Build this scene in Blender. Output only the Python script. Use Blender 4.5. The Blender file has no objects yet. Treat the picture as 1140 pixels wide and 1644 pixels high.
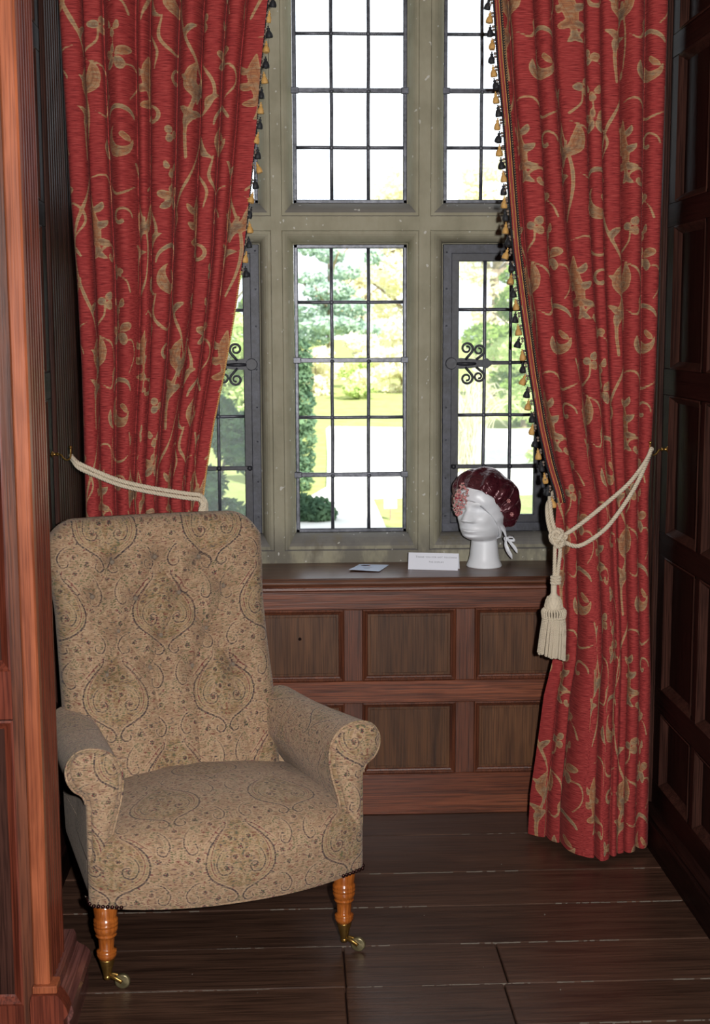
import bpy, math, random
import numpy as np
from mathutils import Vector, Matrix
PI = math.pi
random.seed(7)
RNG = np.random.default_rng(11)
SC = bpy.context.scene
COL = SC.collection

# ------------------------------------------------------------------ camera
cd = bpy.data.cameras.new('camera')
cam = bpy.data.objects.new('camera', cd)
COL.objects.link(cam)
SC.camera = cam
cd.sensor_fit = 'VERTICAL'
cd.sensor_height = 22.3
cd.lens = 2172.67 / 1644.0 * 22.3
cd.clip_start = 0.05
cd.clip_end = 500
_p, _y, _r = 0.13715, 0.043944, -0.003516
_f0 = Vector((math.sin(_y), math.cos(_y), 0)); _r0 = Vector((math.cos(_y), -math.sin(_y), 0)); _u0 = Vector((0, 0, 1))
_fw = _f0 * math.cos(_p) - _u0 * math.sin(_p)
_up = _u0 * math.cos(_p) + _f0 * math.sin(_p)
_rt = _r0 * math.cos(_r) + _up * math.sin(_r)
_u2 = _up * math.cos(_r) - _r0 * math.sin(_r)
cam.matrix_world = Matrix(((_rt.x, _u2.x, -_fw.x, 0), (_rt.y, _u2.y, -_fw.y, 0), (_rt.z, _u2.z, -_fw.z, 1.55), (0, 0, 0, 1)))
cd.dof.use_dof = True
cd.dof.focus_distance = 3.9
cd.dof.aperture_fstop = 4.5

# ------------------------------------------------------------------ sky, sun, flash, exposure
w = bpy.data.worlds.new('World'); SC.world = w
w.use_nodes = True
w.node_tree.nodes['Background'].inputs[0].default_value = (0.86, 0.93, 1.0, 1)
w.node_tree.nodes['Background'].inputs[1].default_value = 2.0
sd = bpy.data.lights.new('sun', 'SUN'); sd.energy = 11.0; sd.angle = math.radians(0.6); sd.color = (1, 0.96, 0.88)
sun = bpy.data.objects.new('sun', sd); COL.objects.link(sun)
sun.rotation_euler = Vector((-0.30, 0.62, -0.70)).to_track_quat('-Z', 'Y').to_euler()   # over the roof of the house, from behind
fd = bpy.data.lights.new('camera_flash', 'SPOT')
fd.energy = 430; fd.shadow_soft_size = 0.022; fd.spot_size = math.radians(100); fd.spot_blend = 0.5; fd.color = (1, 0.985, 0.97)
flash = bpy.data.objects.new('camera_flash', fd); COL.objects.link(flash)
flash.location = (0.125, 0.01, 1.58)
flash.rotation_euler = (Vector((0.15, 3.9, 0.95)) - Vector(flash.location)).to_track_quat('-Z', 'Y').to_euler()
vs = SC.view_settings
SC.display_settings.display_device = 'sRGB'
vs.view_transform = 'Standard'; vs.look = 'None'; vs.exposure = 0.12; vs.gamma = 1.0
try: vs.use_curve_mapping = False
except Exception: pass
cy = SC.cycles
cy.use_denoising = True
cy.max_bounces = 8; cy.transparent_max_bounces = 16; cy.caustics_reflective = False; cy.caustics_refractive = False
cy.sample_clamp_indirect = 6.0

# ------------------------------------------------------------------ node helpers
class NT:
    def __init__(s, name):
        s.m = bpy.data.materials.new(name); s.m.use_nodes = True
        s.t = s.m.node_tree; s.t.nodes.clear()
        s.out = s.t.nodes.new('ShaderNodeOutputMaterial')
    def n(s, typ, ins=None, **props):
        nd = s.t.nodes.new('ShaderNode' + typ)
        for k, v in props.items(): setattr(nd, k, v)
        for k, v in (ins or {}).items():
            sock = nd.inputs[k]
            if isinstance(v, bpy.types.NodeSocket): s.t.links.new(v, sock)
            else: sock.default_value = v
        return nd
    def math(s, op, a, b=0.0, c=0.0, clamp=False):
        nd = s.n('Math', {0: a, 1: b, 2: c}, operation=op); nd.use_clamp = clamp
        return nd.outputs[0]
    def mix(s, f, a, b, mode='MIX'):
        nd = s.n('Mix', {0: f, 6: a, 7: b}, data_type='RGBA', blend_type=mode)
        return nd.outputs[2]
    def ramp(s, f, stops, interp='LINEAR'):
        nd = s.n('ValToRGB', {0: f}); cr = nd.color_ramp; cr.interpolation = interp
        while len(cr.elements) < len(stops): cr.elements.new(0.5)
        for e, (p, c) in zip(cr.elements, stops): e.position = p; e.color = (*c[:3], 1)
        return nd.outputs[0]
    def smooth(s, v, a, b):
        nd = s.n('MapRange', {0: v, 1: a, 2: b, 3: 0.0, 4: 1.0}, interpolation_type='SMOOTHSTEP')
        return nd.outputs[0]
    def noise(s, vec, scale, detail=3, rough=0.55, dist=0.0):
        return s.n('TexNoise', {'Vector': vec, 'Scale': scale, 'Detail': detail, 'Roughness': rough, 'Distortion': dist}).outputs['Fac']
    def mapping(s, vec, scale=(1, 1, 1), loc=(0, 0, 0), rot=(0, 0, 0)):
        return s.n('Mapping', {'Vector': vec, 'Scale': scale, 'Location': loc, 'Rotation': rot}).outputs[0]
    def pos(s): return s.n('NewGeometry').outputs['Position']
    def obj(s): return s.n('TexCoord').outputs['Object']
    def rnd(s): return s.n('ObjectInfo').outputs['Random']
    def bump(s, h, strength=0.3, dist=0.01):
        return s.n('Bump', {'Height': h, 'Strength': strength, 'Distance': dist}).outputs[0]
    def bsdf(s, col, rough=0.5, normal=None, **kw):
        ins = {'Base Color': col, 'Roughness': rough}
        if normal is not None: ins['Normal'] = normal
        for k, v in kw.items(): ins[k.replace('_', ' ')] = v
        b = s.n('BsdfPrincipled', ins)
        s.t.links.new(b.outputs[0], s.out.inputs[0]); return s.m

def C(r, g, b):           # sRGB 0-255 -> linear
    f = lambda c: (c / 255 / 12.92) if c / 255 <= 0.04045 else ((c / 255 + 0.055) / 1.055) ** 2.4
    return (f(r), f(g), f(b), 1)

def wood(name, axis, dark, light, rough=0.38, fig=1.0, spec=0.5, coat=0.0, streak=0.5, bump=0.12, glow=1.0):
    """oak: long grain along AXIS (0,1,2), pores as short dark dashes, broad figure"""
    t = NT(name)
    r = t.rnd()
    off = t.n('CombineXYZ', {0: t.math('MULTIPLY', r, 7.3), 1: t.math('MULTIPLY', r, 3.1), 2: t.math('MULTIPLY', r, 5.7)}).outputs[0]
    v = t.n('VectorMath', {0: t.obj(), 1: off}, operation='ADD').outputs[0]
    sc = [1, 1, 1]; sc[axis] = 0.07
    g1 = t.noise(t.mapping(v, tuple(sc)), 55 * fig, 4, 0.6, 0.4)
    sc2 = [1, 1, 1]; sc2[axis] = 0.02
    g2 = t.noise(t.mapping(v, tuple(sc2)), 260, 2, 0.6)
    sc3 = [1, 1, 1]; sc3[axis] = 0.22
    g3 = t.noise(t.mapping(v, tuple(sc3)), 9, 3, 0.6, 1.2)
    f = t.math('ADD', t.math('MULTIPLY', g1, 0.5), t.math('ADD', t.math('MULTIPLY', g2, 0.25), t.math('MULTIPLY', g3, 0.35)))
    c = t.ramp(f, [(0.36, dark), (0.74, light)])
    c = t.mix(t.math('MULTIPLY', t.smooth(g2, 0.52, 0.40), streak), c, tuple(x * 0.45 for x in dark[:3]) + (1,))
    bright = t.math('ADD', 0.86, t.math('MULTIPLY', r, 0.28))
    c = t.n('HueSaturation', {'Color': c, 'Value': bright}).outputs[0]
    h = t.math('ADD', t.math('MULTIPLY', g2, 0.7), t.math('MULTIPLY', g1, 0.5))
    rr = t.math('ADD', rough - 0.08, t.math('MULTIPLY', g3, 0.2))
    return t.bsdf(c, rr, t.bump(h, bump, 0.004), Specular_IOR_Level=spec, Coat_Weight=coat, Coat_Roughness=0.18)

# ------------------------------------------------------------------ mesh helpers
class MB:
    def __init__(s): s.v = []; s.f = []; s.sm = []
    def add(s, vs, fs, smooth=False):
        o = len(s.v); s.v.extend([tuple(map(float, x)) for x in vs]); s.f.extend([tuple(i + o for i in q) for q in fs]); s.sm.extend([smooth] * len(fs)); return s
    def box(s, x0, x1, y0, y1, z0, z1, c=0.0):
        if c <= 0:
            v = [(x, y, z) for z in (z0, z1) for y in (y0, y1) for x in (x0, x1)]
            return s.add(v, [(0, 2, 3, 1), (4, 5, 7, 6), (0, 1, 5, 4), (2, 6, 7, 3), (0, 4, 6, 2), (1, 3, 7, 5)])
        c = min(c, (x1 - x0) * .45, (y1 - y0) * .45, (z1 - z0) * .45)
        X, Y, Z = (x0, x1), (y0, y1), (z0, z1)
        vs = {}; L = []
        for i in (0, 1):
            for j in (0, 1):
                for k in (0, 1):
                    si, sj, sk = (c if i == 0 else -c), (c if j == 0 else -c), (c if k == 0 else -c)
                    vs[i, j, k, 0] = len(L); L.append((X[i], Y[j] + sj, Z[k] + sk))
                    vs[i, j, k, 1] = len(L); L.append((X[i] + si, Y[j], Z[k] + sk))
                    vs[i, j, k, 2] = len(L); L.append((X[i] + si, Y[j] + sj, Z[k]))
        F = []
        def face(idx, n):
            p = [np.array(L[q]) for q in idx]
            nn = np.cross(p[1] - p[0], p[2] - p[0])
            F.append(tuple(idx) if nn @ np.array(n, float) > 0 else tuple(reversed(idx)))
        for a in range(3):
            o1, o2 = [q for q in range(3) if q != a]
            for e in (0, 1):
                idx = []
                for (p, q) in ((0, 0), (1, 0), (1, 1), (0, 1)):
                    k = [0, 0, 0]; k[a] = e; k[o1] = p; k[o2] = q
                    idx.append(vs[(*k, a)])
                n = [0, 0, 0]; n[a] = 1 if e else -1
                face(idx, n)
        for a in range(3):
            o1, o2 = [q for q in range(3) if q != a]
            for p in (0, 1):
                for q in (0, 1):
                    k0 = [0, 0, 0]; k0[o1] = p; k0[o2] = q; k1 = list(k0); k1[a] = 1
                    n = [0, 0, 0]; n[o1] = 1 if p else -1; n[o2] = 1 if q else -1
                    face([vs[(*k0, o1)], vs[(*k1, o1)], vs[(*k1, o2)], vs[(*k0, o2)]], n)
        for i in (0, 1):
            for j in (0, 1):
                for k in (0, 1):
                    face([vs[i, j, k, 0], vs[i, j, k, 1], vs[i, j, k, 2]], [1 if i else -1, 1 if j else -1, 1 if k else -1])
        return s.add(L, F)
    def grid(s, P, smooth=True, cu=False, cv=False, flip=False):
        """P[nv][nu] of points; cu/cv close"""
        P = np.asarray(P, float); nv, nu = P.shape[:2]
        o = len(s.v); s.v.extend(map(tuple, P.reshape(-1, 3)))
        iu = nu if cu else nu - 1; iv = nv if cv else nv - 1
        for j in range(iv):
            j2 = (j + 1) % nv
            for i in range(iu):
                i2 = (i + 1) % nu
                q = (o + j * nu + i, o + j * nu + i2, o + j2 * nu + i2, o + j2 * nu + i)
                s.f.append(q[::-1] if flip else q)
        s.sm.extend([smooth] * (iu * iv)); return s
    def lathe(s, prof, seg=20, loc=(0, 0, 0), axis=2, caps=True, smooth=True):
        A = np.linspace(0, 2 * PI, seg, endpoint=False)
        P = []
        for (r, h) in prof:
            row = np.zeros((seg, 3)); row[:, 0] = r * np.cos(A); row[:, 1] = r * np.sin(A); row[:, 2] = h
            P.append(row)
        P = np.array(P)
        if axis == 0: P = P[..., [2, 0, 1]]
        if axis == 1: P = P[..., [1, 2, 0]]
        P = P + np.array(loc)
        o = len(s.v)
        s.grid(P, smooth, cu=True)
        if caps:
            n = len(prof)
            s.f.append(tuple(o + i for i in reversed(range(seg)))); s.f.append(tuple(o + (n - 1) * seg + i for i in range(seg))); s.sm.extend([False, False])
        return s
    def tube(s, pts, rad, seg=8, caps=True, flat=None, smooth=True, nrm=None):
        """tube along pts; rad scalar or list; flat=(a,b) ellipse factors in the frame"""
        P = np.asarray(pts, float); n = len(P)
        R = np.full(n, rad, float) if np.isscalar(rad) else np.asarray(rad, float)
        T = np.gradient(P, axis=0); T /= np.linalg.norm(T, axis=1)[:, None] + 1e-12
        N = np.zeros_like(P)
        a = np.array(nrm, float) if nrm is not None else np.array([0, 0, 1.0]) if abs(T[0][2]) < .9 else np.array([1.0, 0, 0])
        for i in range(n):
            a = a - T[i] * (a @ T[i]); a /= np.linalg.norm(a) + 1e-12; N[i] = a
        B = np.cross(T, N)
        A = np.linspace(0, 2 * PI, seg, endpoint=False)
        fa, fb = flat or (1, 1)
        G = P[:, None, :] + R[:, None, None] * (fa * np.cos(A)[None, :, None] * N[:, None, :] + fb * np.sin(A)[None, :, None] * B[:, None, :])
        o = len(s.v); s.grid(G, smooth, cu=True)
        if caps:
            s.f.append(tuple(o + i for i in reversed(range(seg)))); s.f.append(tuple(o + (n - 1) * seg + i for i in range(seg))); s.sm.extend([False, False])
        return s
    def prism(s, poly, a0, a1, axis=2, smooth=False):
        """extrude a closed 2D polygon along an axis. axis 2: poly=(x,y); axis 0: poly=(y,z); axis 1: poly=(x,z)"""
        n = len(poly)
        def pt(p, a): return {2: (p[0], p[1], a), 0: (a, p[0], p[1]), 1: (p[0], a, p[1])}[axis]
        v = [pt(p, a0) for p in poly] + [pt(p, a1) for p in poly]
        area = sum(poly[i][0] * poly[(i + 1) % n][1] - poly[(i + 1) % n][0] * poly[i][1] for i in range(n))
        ccw = (area > 0) != (axis == 1)
        f = [(i, (i + 1) % n, n + (i + 1) % n, n + i) for i in range(n)]
        if not ccw: f = [q[::-1] for q in f]
        o = len(s.v)
        s.add(v, f, smooth)
        c0 = tuple(o + i for i in range(n)); c1 = tuple(o + n + i for i in range(n))
        if ccw: c0 = c0[::-1]
        else: c1 = c1[::-1]
        s.f.extend([c0, c1]); s.sm.extend([False, False]); return s
    def ball(s, c, r, nu=8, nv=5, scl=(1, 1, 1)):
        P = []
        for j in range(nv + 1):
            th = PI * j / nv
            P.append([(c[0] + r * scl[0] * math.sin(th) * math.cos(2 * PI * i / nu), c[1] + r * scl[1] * math.sin(th) * math.sin(2 * PI * i / nu), c[2] - r * scl[2] * math.cos(th)) for i in range(nu)])
        return s.grid(P, True, cu=True)
    def mesh(s, name, m):
        me = bpy.data.meshes.new(name)
        me.from_pydata(s.v, [], s.f)
        me.polygons.foreach_set('use_smooth', s.sm)
        if m is not None: me.materials.append(m)
        me.update(); return me
    def build(s, name, m, parent=None, loc=None):
        o = bpy.data.objects.new(name, s.mesh(name, m)); COL.objects.link(o)
        if parent is not None: o.parent = parent
        if loc is not None: o.location = loc
        return o
def inst(o, name=None, parent=None, loc=None, rot=None):
    c = o.copy(); COL.objects.link(c)
    if name: c.name = name
    if parent is not None: c.parent = parent
    if loc is not None: c.location = loc
    if rot is not None: c.rotation_euler = rot
    return c
def tag(o, label, cat, group=None, kind=None):
    o['label'] = label
    if cat: o['category'] = cat
    if group: o['group'] = group
    if kind: o['kind'] = kind
    return o
def empty(name, loc=(0, 0, 0), rz=0.0):
    o = bpy.data.objects.new(name, None); COL.objects.link(o); o.location = loc; o.rotation_euler = (0, 0, rz); o.empty_display_size = 0.1
    return o
def smoothcurve(pts, n):
    """Catmull-Rom through pts (any dim), n samples"""
    P = np.asarray(pts, float); k = len(P)
    Q = np.vstack([2 * P[0] - P[1], P, 2 * P[-1] - P[-2]])
    t = np.linspace(0, k - 1, n); i = np.minimum(t.astype(int), k - 2); u = (t - i)[:, None]
    a, b, c, d = Q[i], Q[i + 1], Q[i + 2], Q[i + 3]
    return 0.5 * (2 * b + (c - a) * u + (2 * a - 5 * b + 4 * c - d) * u ** 2 + (3 * b - 3 * c + d - a) * u ** 3)
# ------------------------------------------------------------------ materials of the room
M = {}
M['floor'] = wood('floor_oak', 0, C(46, 31, 25), C(94, 67, 53), rough=0.34, fig=0.8, spec=0.45, bump=0.2, streak=0.45)
M['oak_x'] = wood('oak_rail', 0, C(72, 36, 24), C(146, 82, 54), rough=0.36, spec=0.5, bump=0.15)
M['oak_z'] = wood('oak_stile', 2, C(62, 33, 24), C(120, 68, 46), rough=0.38, spec=0.5, bump=0.15)
M['oak_panel'] = wood('oak_panel', 2, C(54, 33, 22), C(118, 78, 50), rough=0.42, fig=0.5, spec=0.35, bump=0.15, streak=0.3)
M['oak_ledge'] = wood('oak_ledge', 0, C(66, 38, 28), C(110, 70, 50), rough=0.3, spec=0.5)
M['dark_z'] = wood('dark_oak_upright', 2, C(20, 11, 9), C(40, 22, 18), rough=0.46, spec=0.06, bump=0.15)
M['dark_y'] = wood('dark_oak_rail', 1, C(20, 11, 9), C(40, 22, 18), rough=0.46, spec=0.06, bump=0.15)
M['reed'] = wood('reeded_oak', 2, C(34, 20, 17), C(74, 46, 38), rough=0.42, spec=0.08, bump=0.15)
M['pier'] = wood('pier_oak', 2, C(104, 50, 32), C(188, 106, 68), rough=0.35, fig=0.45, spec=0.5, streak=0.25, bump=0.1)
M['pier_red'] = wood('pier_red_oak', 2, C(72, 30, 22), C(124, 60, 42), rough=0.3, spec=0.5)
M['pier_y'] = wood('pier_base_oak', 1, C(72, 42, 38), C(122, 78, 72), rough=0.25, spec=0.55)

def stone_mat():
    t = NT('window_stone'); p = t.pos()
    n1 = t.noise(p, 5, 4, 0.6); n2 = t.noise(p, 90, 3, 0.6); n3 = t.noise(t.mapping(p, (1, 1, .4)), 14, 4, 0.65)
    c = t.ramp(t.math('ADD', t.math('MULTIPLY', n1, .6), t.math('MULTIPLY', n3, .4)), [(0.30, C(136, 132, 112)), (0.5, C(158, 153, 132)), (0.72, C(176, 171, 152))])
    z = t.n('SeparateXYZ', {0: p}).outputs[2]
    damp = t.math('MULTIPLY', t.smooth(z, 0.93, 0.80), t.smooth(n3, 0.36, 0.58))          # grey damp staining low on the sill
    c = t.mix(t.math('MULTIPLY', damp, 0.7), c, C(92, 88, 84))
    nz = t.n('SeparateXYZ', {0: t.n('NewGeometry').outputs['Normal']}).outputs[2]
    c = t.mix(t.math('MULTIPLY', t.smooth(nz, .22, .5), .72), c, C(104, 102, 104))      # greyer tone on the upward-facing slopes
    moss = t.math('MULTIPLY', t.smooth(n1, 0.56, 0.66), t.smooth(n3, .45, .6))
    c = t.mix(t.math('MULTIPLY', moss, 0.35), c, C(120, 108, 74))
    chip = t.smooth(t.noise(p, 55, 1, 0.4), 0.725, 0.75)
    c = t.mix(t.math('MULTIPLY', chip, 0.75), c, C(205, 203, 196))
    h = t.math('ADD', t.math('MULTIPLY', n2, .5), n3)
    return t.bsdf(c, 0.85, t.bump(h, 0.25, 0.006), Specular_IOR_Level=0.25)
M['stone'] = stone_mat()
def iron_mat(name, c0, c1, rough, metal=0.0, spec=.5):
    t = NT(name); p = t.pos()
    n = t.noise(p, 60, 4, 0.65); n2 = t.noise(p, 12, 3, .6)
    c = t.ramp(t.math('ADD', t.math('MULTIPLY', n, .5), t.math('MULTIPLY', n2, .5)), [(0.36, c0), (0.66, c1)])
    return t.bsdf(c, rough, t.bump(n, 0.25, 0.003), Metallic=metal, Specular_IOR_Level=spec)
M['iron'] = iron_mat('painted_iron', C(37, 38, 45), C(74, 76, 88), 0.5)
M['iron_dark'] = iron_mat('dark_iron', C(28, 28, 34), C(55, 56, 65), 0.48)
M['lead'] = iron_mat('lead_came', C(50, 52, 60), C(108, 110, 120), 0.38, metal=0.25)
def glass_mat():
    t = NT('old_glass')
    fr = t.n('Fresnel', {'IOR': 1.45}).outputs[0]
    tr = t.n('BsdfTransparent', {'Color': (0.965, 0.98, 0.975, 1)})
    gl = t.n('BsdfGlossy', {'Color': (1, 1, 1, 1), 'Roughness': 0.02})
    p = t.pos()
    dusty = t.math('MULTIPLY', t.smooth(t.noise(p, 130, 3, .7), .60, .78), .16)
    dust = t.math('ADD', 0.10, dusty)  # dust on the panes, plus an even haze standing in for window glare
    df = t.n('BsdfTranslucent', {'Color': (0.86, 0.9, 0.88, 1)})
    a = t.n('MixShader', {0: dust, 1: tr.outputs[0], 2: df.outputs[0]})
    b = t.n('MixShader', {0: fr, 1: a.outputs[0], 2: gl.outputs[0]})
    t.t.links.new(b.outputs[0], t.out.inputs[0]); return t.m
M['glass'] = glass_mat()
def plain(name, col, rough=0.6, metal=0.0, spec=0.5, var=0.12, scale=30):
    t = NT(name); n = t.noise(t.obj(), scale, 3, .6)
    c = t.mix(n, tuple(x * (1 - var) for x in col[:3]) + (1,), tuple(min(1, x * (1 + var)) for x in col[:3]) + (1,))
    return t.bsdf(c, rough, Metallic=metal, Specular_IOR_Level=spec)
M['plaster'] = plain('cream_plaster', C(214, 206, 190), 0.9)
M['dark_void'] = plain('dark_oak_backing', C(30, 18, 15), 0.7, spec=.08)  # even dark brown for backings and the plain room walls

# ------------------------------------------------------------------ floor
XL, XR, YB = -0.68, 1.06, 4.144
fl = MB(); fl.box(-3.0, 3.0, -1.6, 4.7, -0.08, -0.016)
floor = tag(fl.build('floor', M['dark_void']), 'floor of wide worn dark oak boards', 'floor', kind='structure')
rows = [4.160, 3.965, 3.679, 3.454, 3.228, 3.014, 2.822, 2.60, 2.37, 2.15, 1.90, 1.66, 1.4]
joints = {0: [-.31], 1: [], 2: [], 3: [], 4: [.1075, .494], 5: [.105, .482], 6: [-.2, .7], 7: [.3], 8: [-.1], 9: [.5], 10: [-.2], 11: [.4]}
for i in range(len(rows) - 1):
    y1, y0 = rows[i], rows[i + 1]
    a, b = (-0.70, 1.085) if y1 > 2.95 else (-2.6, 2.6)
    xs = [a] + joints.get(i, []) + [b]
    for k in range(len(xs) - 1):
        m = MB(); g = 0.0016
        dz = RNG.uniform(-.0012, .0008)
        m.box(xs[k] + g, xs[k + 1] - g, y0 + g, y1 - g, -0.018, dz, 0.0022)
        m.build('plank', M['floor'], floor)
m = MB(); m.box(-2.6, 2.6, -1.55, 1.398, -0.018, 0, 0.002); m.build('floor_surface', M['floor'], floor)
# pale dust and grit caught in the seams between the boards
M['grit'] = plain('pale_grit', C(104, 94, 84), .9, var=.4, scale=300)
m = MB()
for i in range(1, 7):
    n = 110
    for k in range(n):
        x = RNG.uniform(XL + .03, XR - .05)
        if math.sin(x * 9 + i * 2.1) + .6 * math.sin(x * 23 + i) < -.25: continue
        L = RNG.uniform(.003, .03); y = rows[i] + RNG.uniform(-.0009, .0009); wd = RNG.uniform(.0004, .0010)
        m.box(x, x + L, y - wd, y + wd, -.004, .0004)
for k in range(14):
    x, y = RNG.uniform(-.3, 1.0), RNG.uniform(2.9, 4.0)
    m.ball((x, y, .0012), RNG.uniform(.0010, .0022), 5, 3)
tag(m.build('dust_grit', M['grit']), 'pale dust and grit lying in the floorboard seams', 'dust', kind='stuff')

# ------------------------------------------------------------------ back wall: oak wainscot below the window
wb = MB(); wb.box(-1.0, 1.35, 4.163, 4.62, -0.02, 0.745)
wall_back = tag(wb.build('wall_back', M['dark_void']), 'oak panelled wall below the stone window', 'wall', kind='structure')
Z = [(0.0, .135), (.368, .439), (.669, .747)]
for z0, z1 in Z:
    MB().box(XL, XR - .02, YB, 4.165, z0, z1, .002).build('rail', M['oak_x'], wall_back)
px = [(-.68, -.56), (-.500, -.207), (-.147, .146), (.205, .498), (.559, .852), (.912, 1.04)]
for k in range(len(px) - 1):
    for z0, z1 in ((.135, .368), (.439, .669)):
        MB().box(px[k][1], px[k + 1][0], YB + .0008, 4.165, z0, z1, .002).build('stile', M['oak_z'], wall_back)
def panel_frame(mb, x0, x1, z0, z1, w_, y0, yd):
    """moulding frame: ogee section mitred round the opening; y0 front, y0+yd back"""
    sec = [(0, 0), (.25, -.25), (.45, 0), (.6, .35), (.85, .55), (1.0, 1.0)]
    loops = []
    for (a, d) in sec:
        q = a * w_; y = y0 + d * yd
        loops.append([(x0 + q, y, z0 + q), (x1 - q, y, z0 + q), (x1 - q, y, z1 - q), (x0 + q, y, z1 - q)])
    mb.grid(np.array(loops), False, cu=True)
for (x0, x1) in px:
    for z0, z1 in ((.135, .368), (.439, .669)):
        p = MB()
        p.box(x0 + .004, x1 - .004, 4.153, 4.166, z0 + .004, z1 - .004)
        # fielded centre, hardly proud
        p.box(x0 + .024, x1 - .024, 4.1515, 4.154, z0 + .024, z1 - .024, .002)
        p.build('panel', M['oak_panel'], wall_back)
        f = MB(); panel_frame(f, x0, x1, z0, z1, .017, YB - .0005, .010); f.build('panel_moulding', M['oak_z'], wall_back)
# a knot and scratch on one panel
MB().ball((.008, 4.1515, .576), .0055, 8, 4, (1, .3, 1)).build('knot', M['dark_void'], wall_back)

lg = MB()
lg.prism([(4.128, .747), (4.122, .750), (4.119, .756), (4.119, .762), (4.123, .768), (4.130, .772), (4.43, .772), (4.43, .747)], XL, XR, axis=0)
ledge = tag(lg.build('trim_1', M['oak_ledge']), 'dark oak ledge under the stone window', 'ledge', kind='structure')
m = MB(); m.prism([(4.146, .728), (4.140, .728), (4.136, .733), (4.138, .739), (4.130, .742), (4.129, .747), (4.146, .747)], XL, XR - .02, axis=0); m.build('ledge_moulding', M['oak_x'], ledge)

# ------------------------------------------------------------------ side walls, dark oak panelling
zr = [(.20, .42), (.49, .885), (.95, 1.35), (1.424, 1.82), (1.885, 2.283), (2.345, 2.80)]
def side_wall(name, x, sgn, cols, y0, y1, label):
    """panelled wall whose face stands at x; sgn=+1: the room lies at smaller x"""
    s = sgn
    def bx(xa, xb, ya, yb, za, zb, c=0):
        a, b = sorted((x + s * xa, x + s * xb)); return MB().box(a, b, ya, yb, za, zb, c)
    wl = tag(bx(.026, .14, y0 - .0, 4.62, -.02, 2.9).build(name, M['dark_void']), label, 'wall', kind='structure')
    ed = [0.0] + [v for z in zr for v in z] + [2.9]
    for k in range(0, len(ed), 2):
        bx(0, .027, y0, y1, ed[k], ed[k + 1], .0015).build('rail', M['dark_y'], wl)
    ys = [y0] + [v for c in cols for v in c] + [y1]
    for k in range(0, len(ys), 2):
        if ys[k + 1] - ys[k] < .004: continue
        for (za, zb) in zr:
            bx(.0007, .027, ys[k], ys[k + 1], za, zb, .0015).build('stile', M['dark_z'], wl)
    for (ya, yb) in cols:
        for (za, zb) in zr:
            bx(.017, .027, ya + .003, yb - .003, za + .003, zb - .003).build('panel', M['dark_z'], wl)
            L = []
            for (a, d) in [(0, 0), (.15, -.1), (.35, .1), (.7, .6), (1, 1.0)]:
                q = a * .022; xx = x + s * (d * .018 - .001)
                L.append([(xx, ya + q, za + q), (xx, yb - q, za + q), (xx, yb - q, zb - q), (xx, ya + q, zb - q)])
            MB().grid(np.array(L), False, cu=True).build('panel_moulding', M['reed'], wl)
    return wl
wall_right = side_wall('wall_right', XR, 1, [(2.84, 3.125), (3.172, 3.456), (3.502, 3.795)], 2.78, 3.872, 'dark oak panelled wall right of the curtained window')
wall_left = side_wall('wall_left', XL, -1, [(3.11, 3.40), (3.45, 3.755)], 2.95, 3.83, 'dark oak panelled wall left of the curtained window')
def baseboard(name, x, s, y0, y1, label):
    pr = [(0.03, 0), (-.02, 0), (-.02, .083), (-.024, .087), (-.023, .093), (-.016, .096), (-.016, .101), (-.019, .106), (-.016, .112), (-.006, .122), (0, .127), (.03, .127)]
    m = MB(); m.prism([(x + s * a, z) for a, z in pr], y0, y1, axis=1)
    return tag(m.build(name, M['dark_y']), label, 'baseboard', kind='structure')
baseboard('baseboard_right', XR, 1, 2.78, YB, 'dark oak skirting board along the right wall')
baseboard('baseboard_left', XL, -1, 2.95, YB, 'dark oak skirting board along the left wall behind the armchair')
def reeded(mb, x, s, y0, y1, z0, z1, n, depth):
    """upright board with n half-round reeds facing away from the wall"""
    pts = []
    wdt = (y1 - y0) / n
    for k in range(n):
        for j in range(7):
            a = PI * j / 6
            pts.append((x - s * depth * math.sin(a) * .9, y0 + wdt * (k + .08 + .84 * (1 - math.cos(a)) / 2)))
    poly = [(x + s * .02, y0)] + [(x, y0)] + pts + [(x, y1), (x + s * .02, y1)]
    mb.prism(poly, z0, z1, axis=2, smooth=False)
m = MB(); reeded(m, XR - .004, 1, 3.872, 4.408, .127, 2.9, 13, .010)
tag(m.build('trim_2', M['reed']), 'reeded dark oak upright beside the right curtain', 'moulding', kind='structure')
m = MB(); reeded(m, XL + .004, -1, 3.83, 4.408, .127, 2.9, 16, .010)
tag(m.build('trim_3', M['reed']), 'reeded dark oak upright beside the left curtain', 'moulding', kind='structure')

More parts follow.
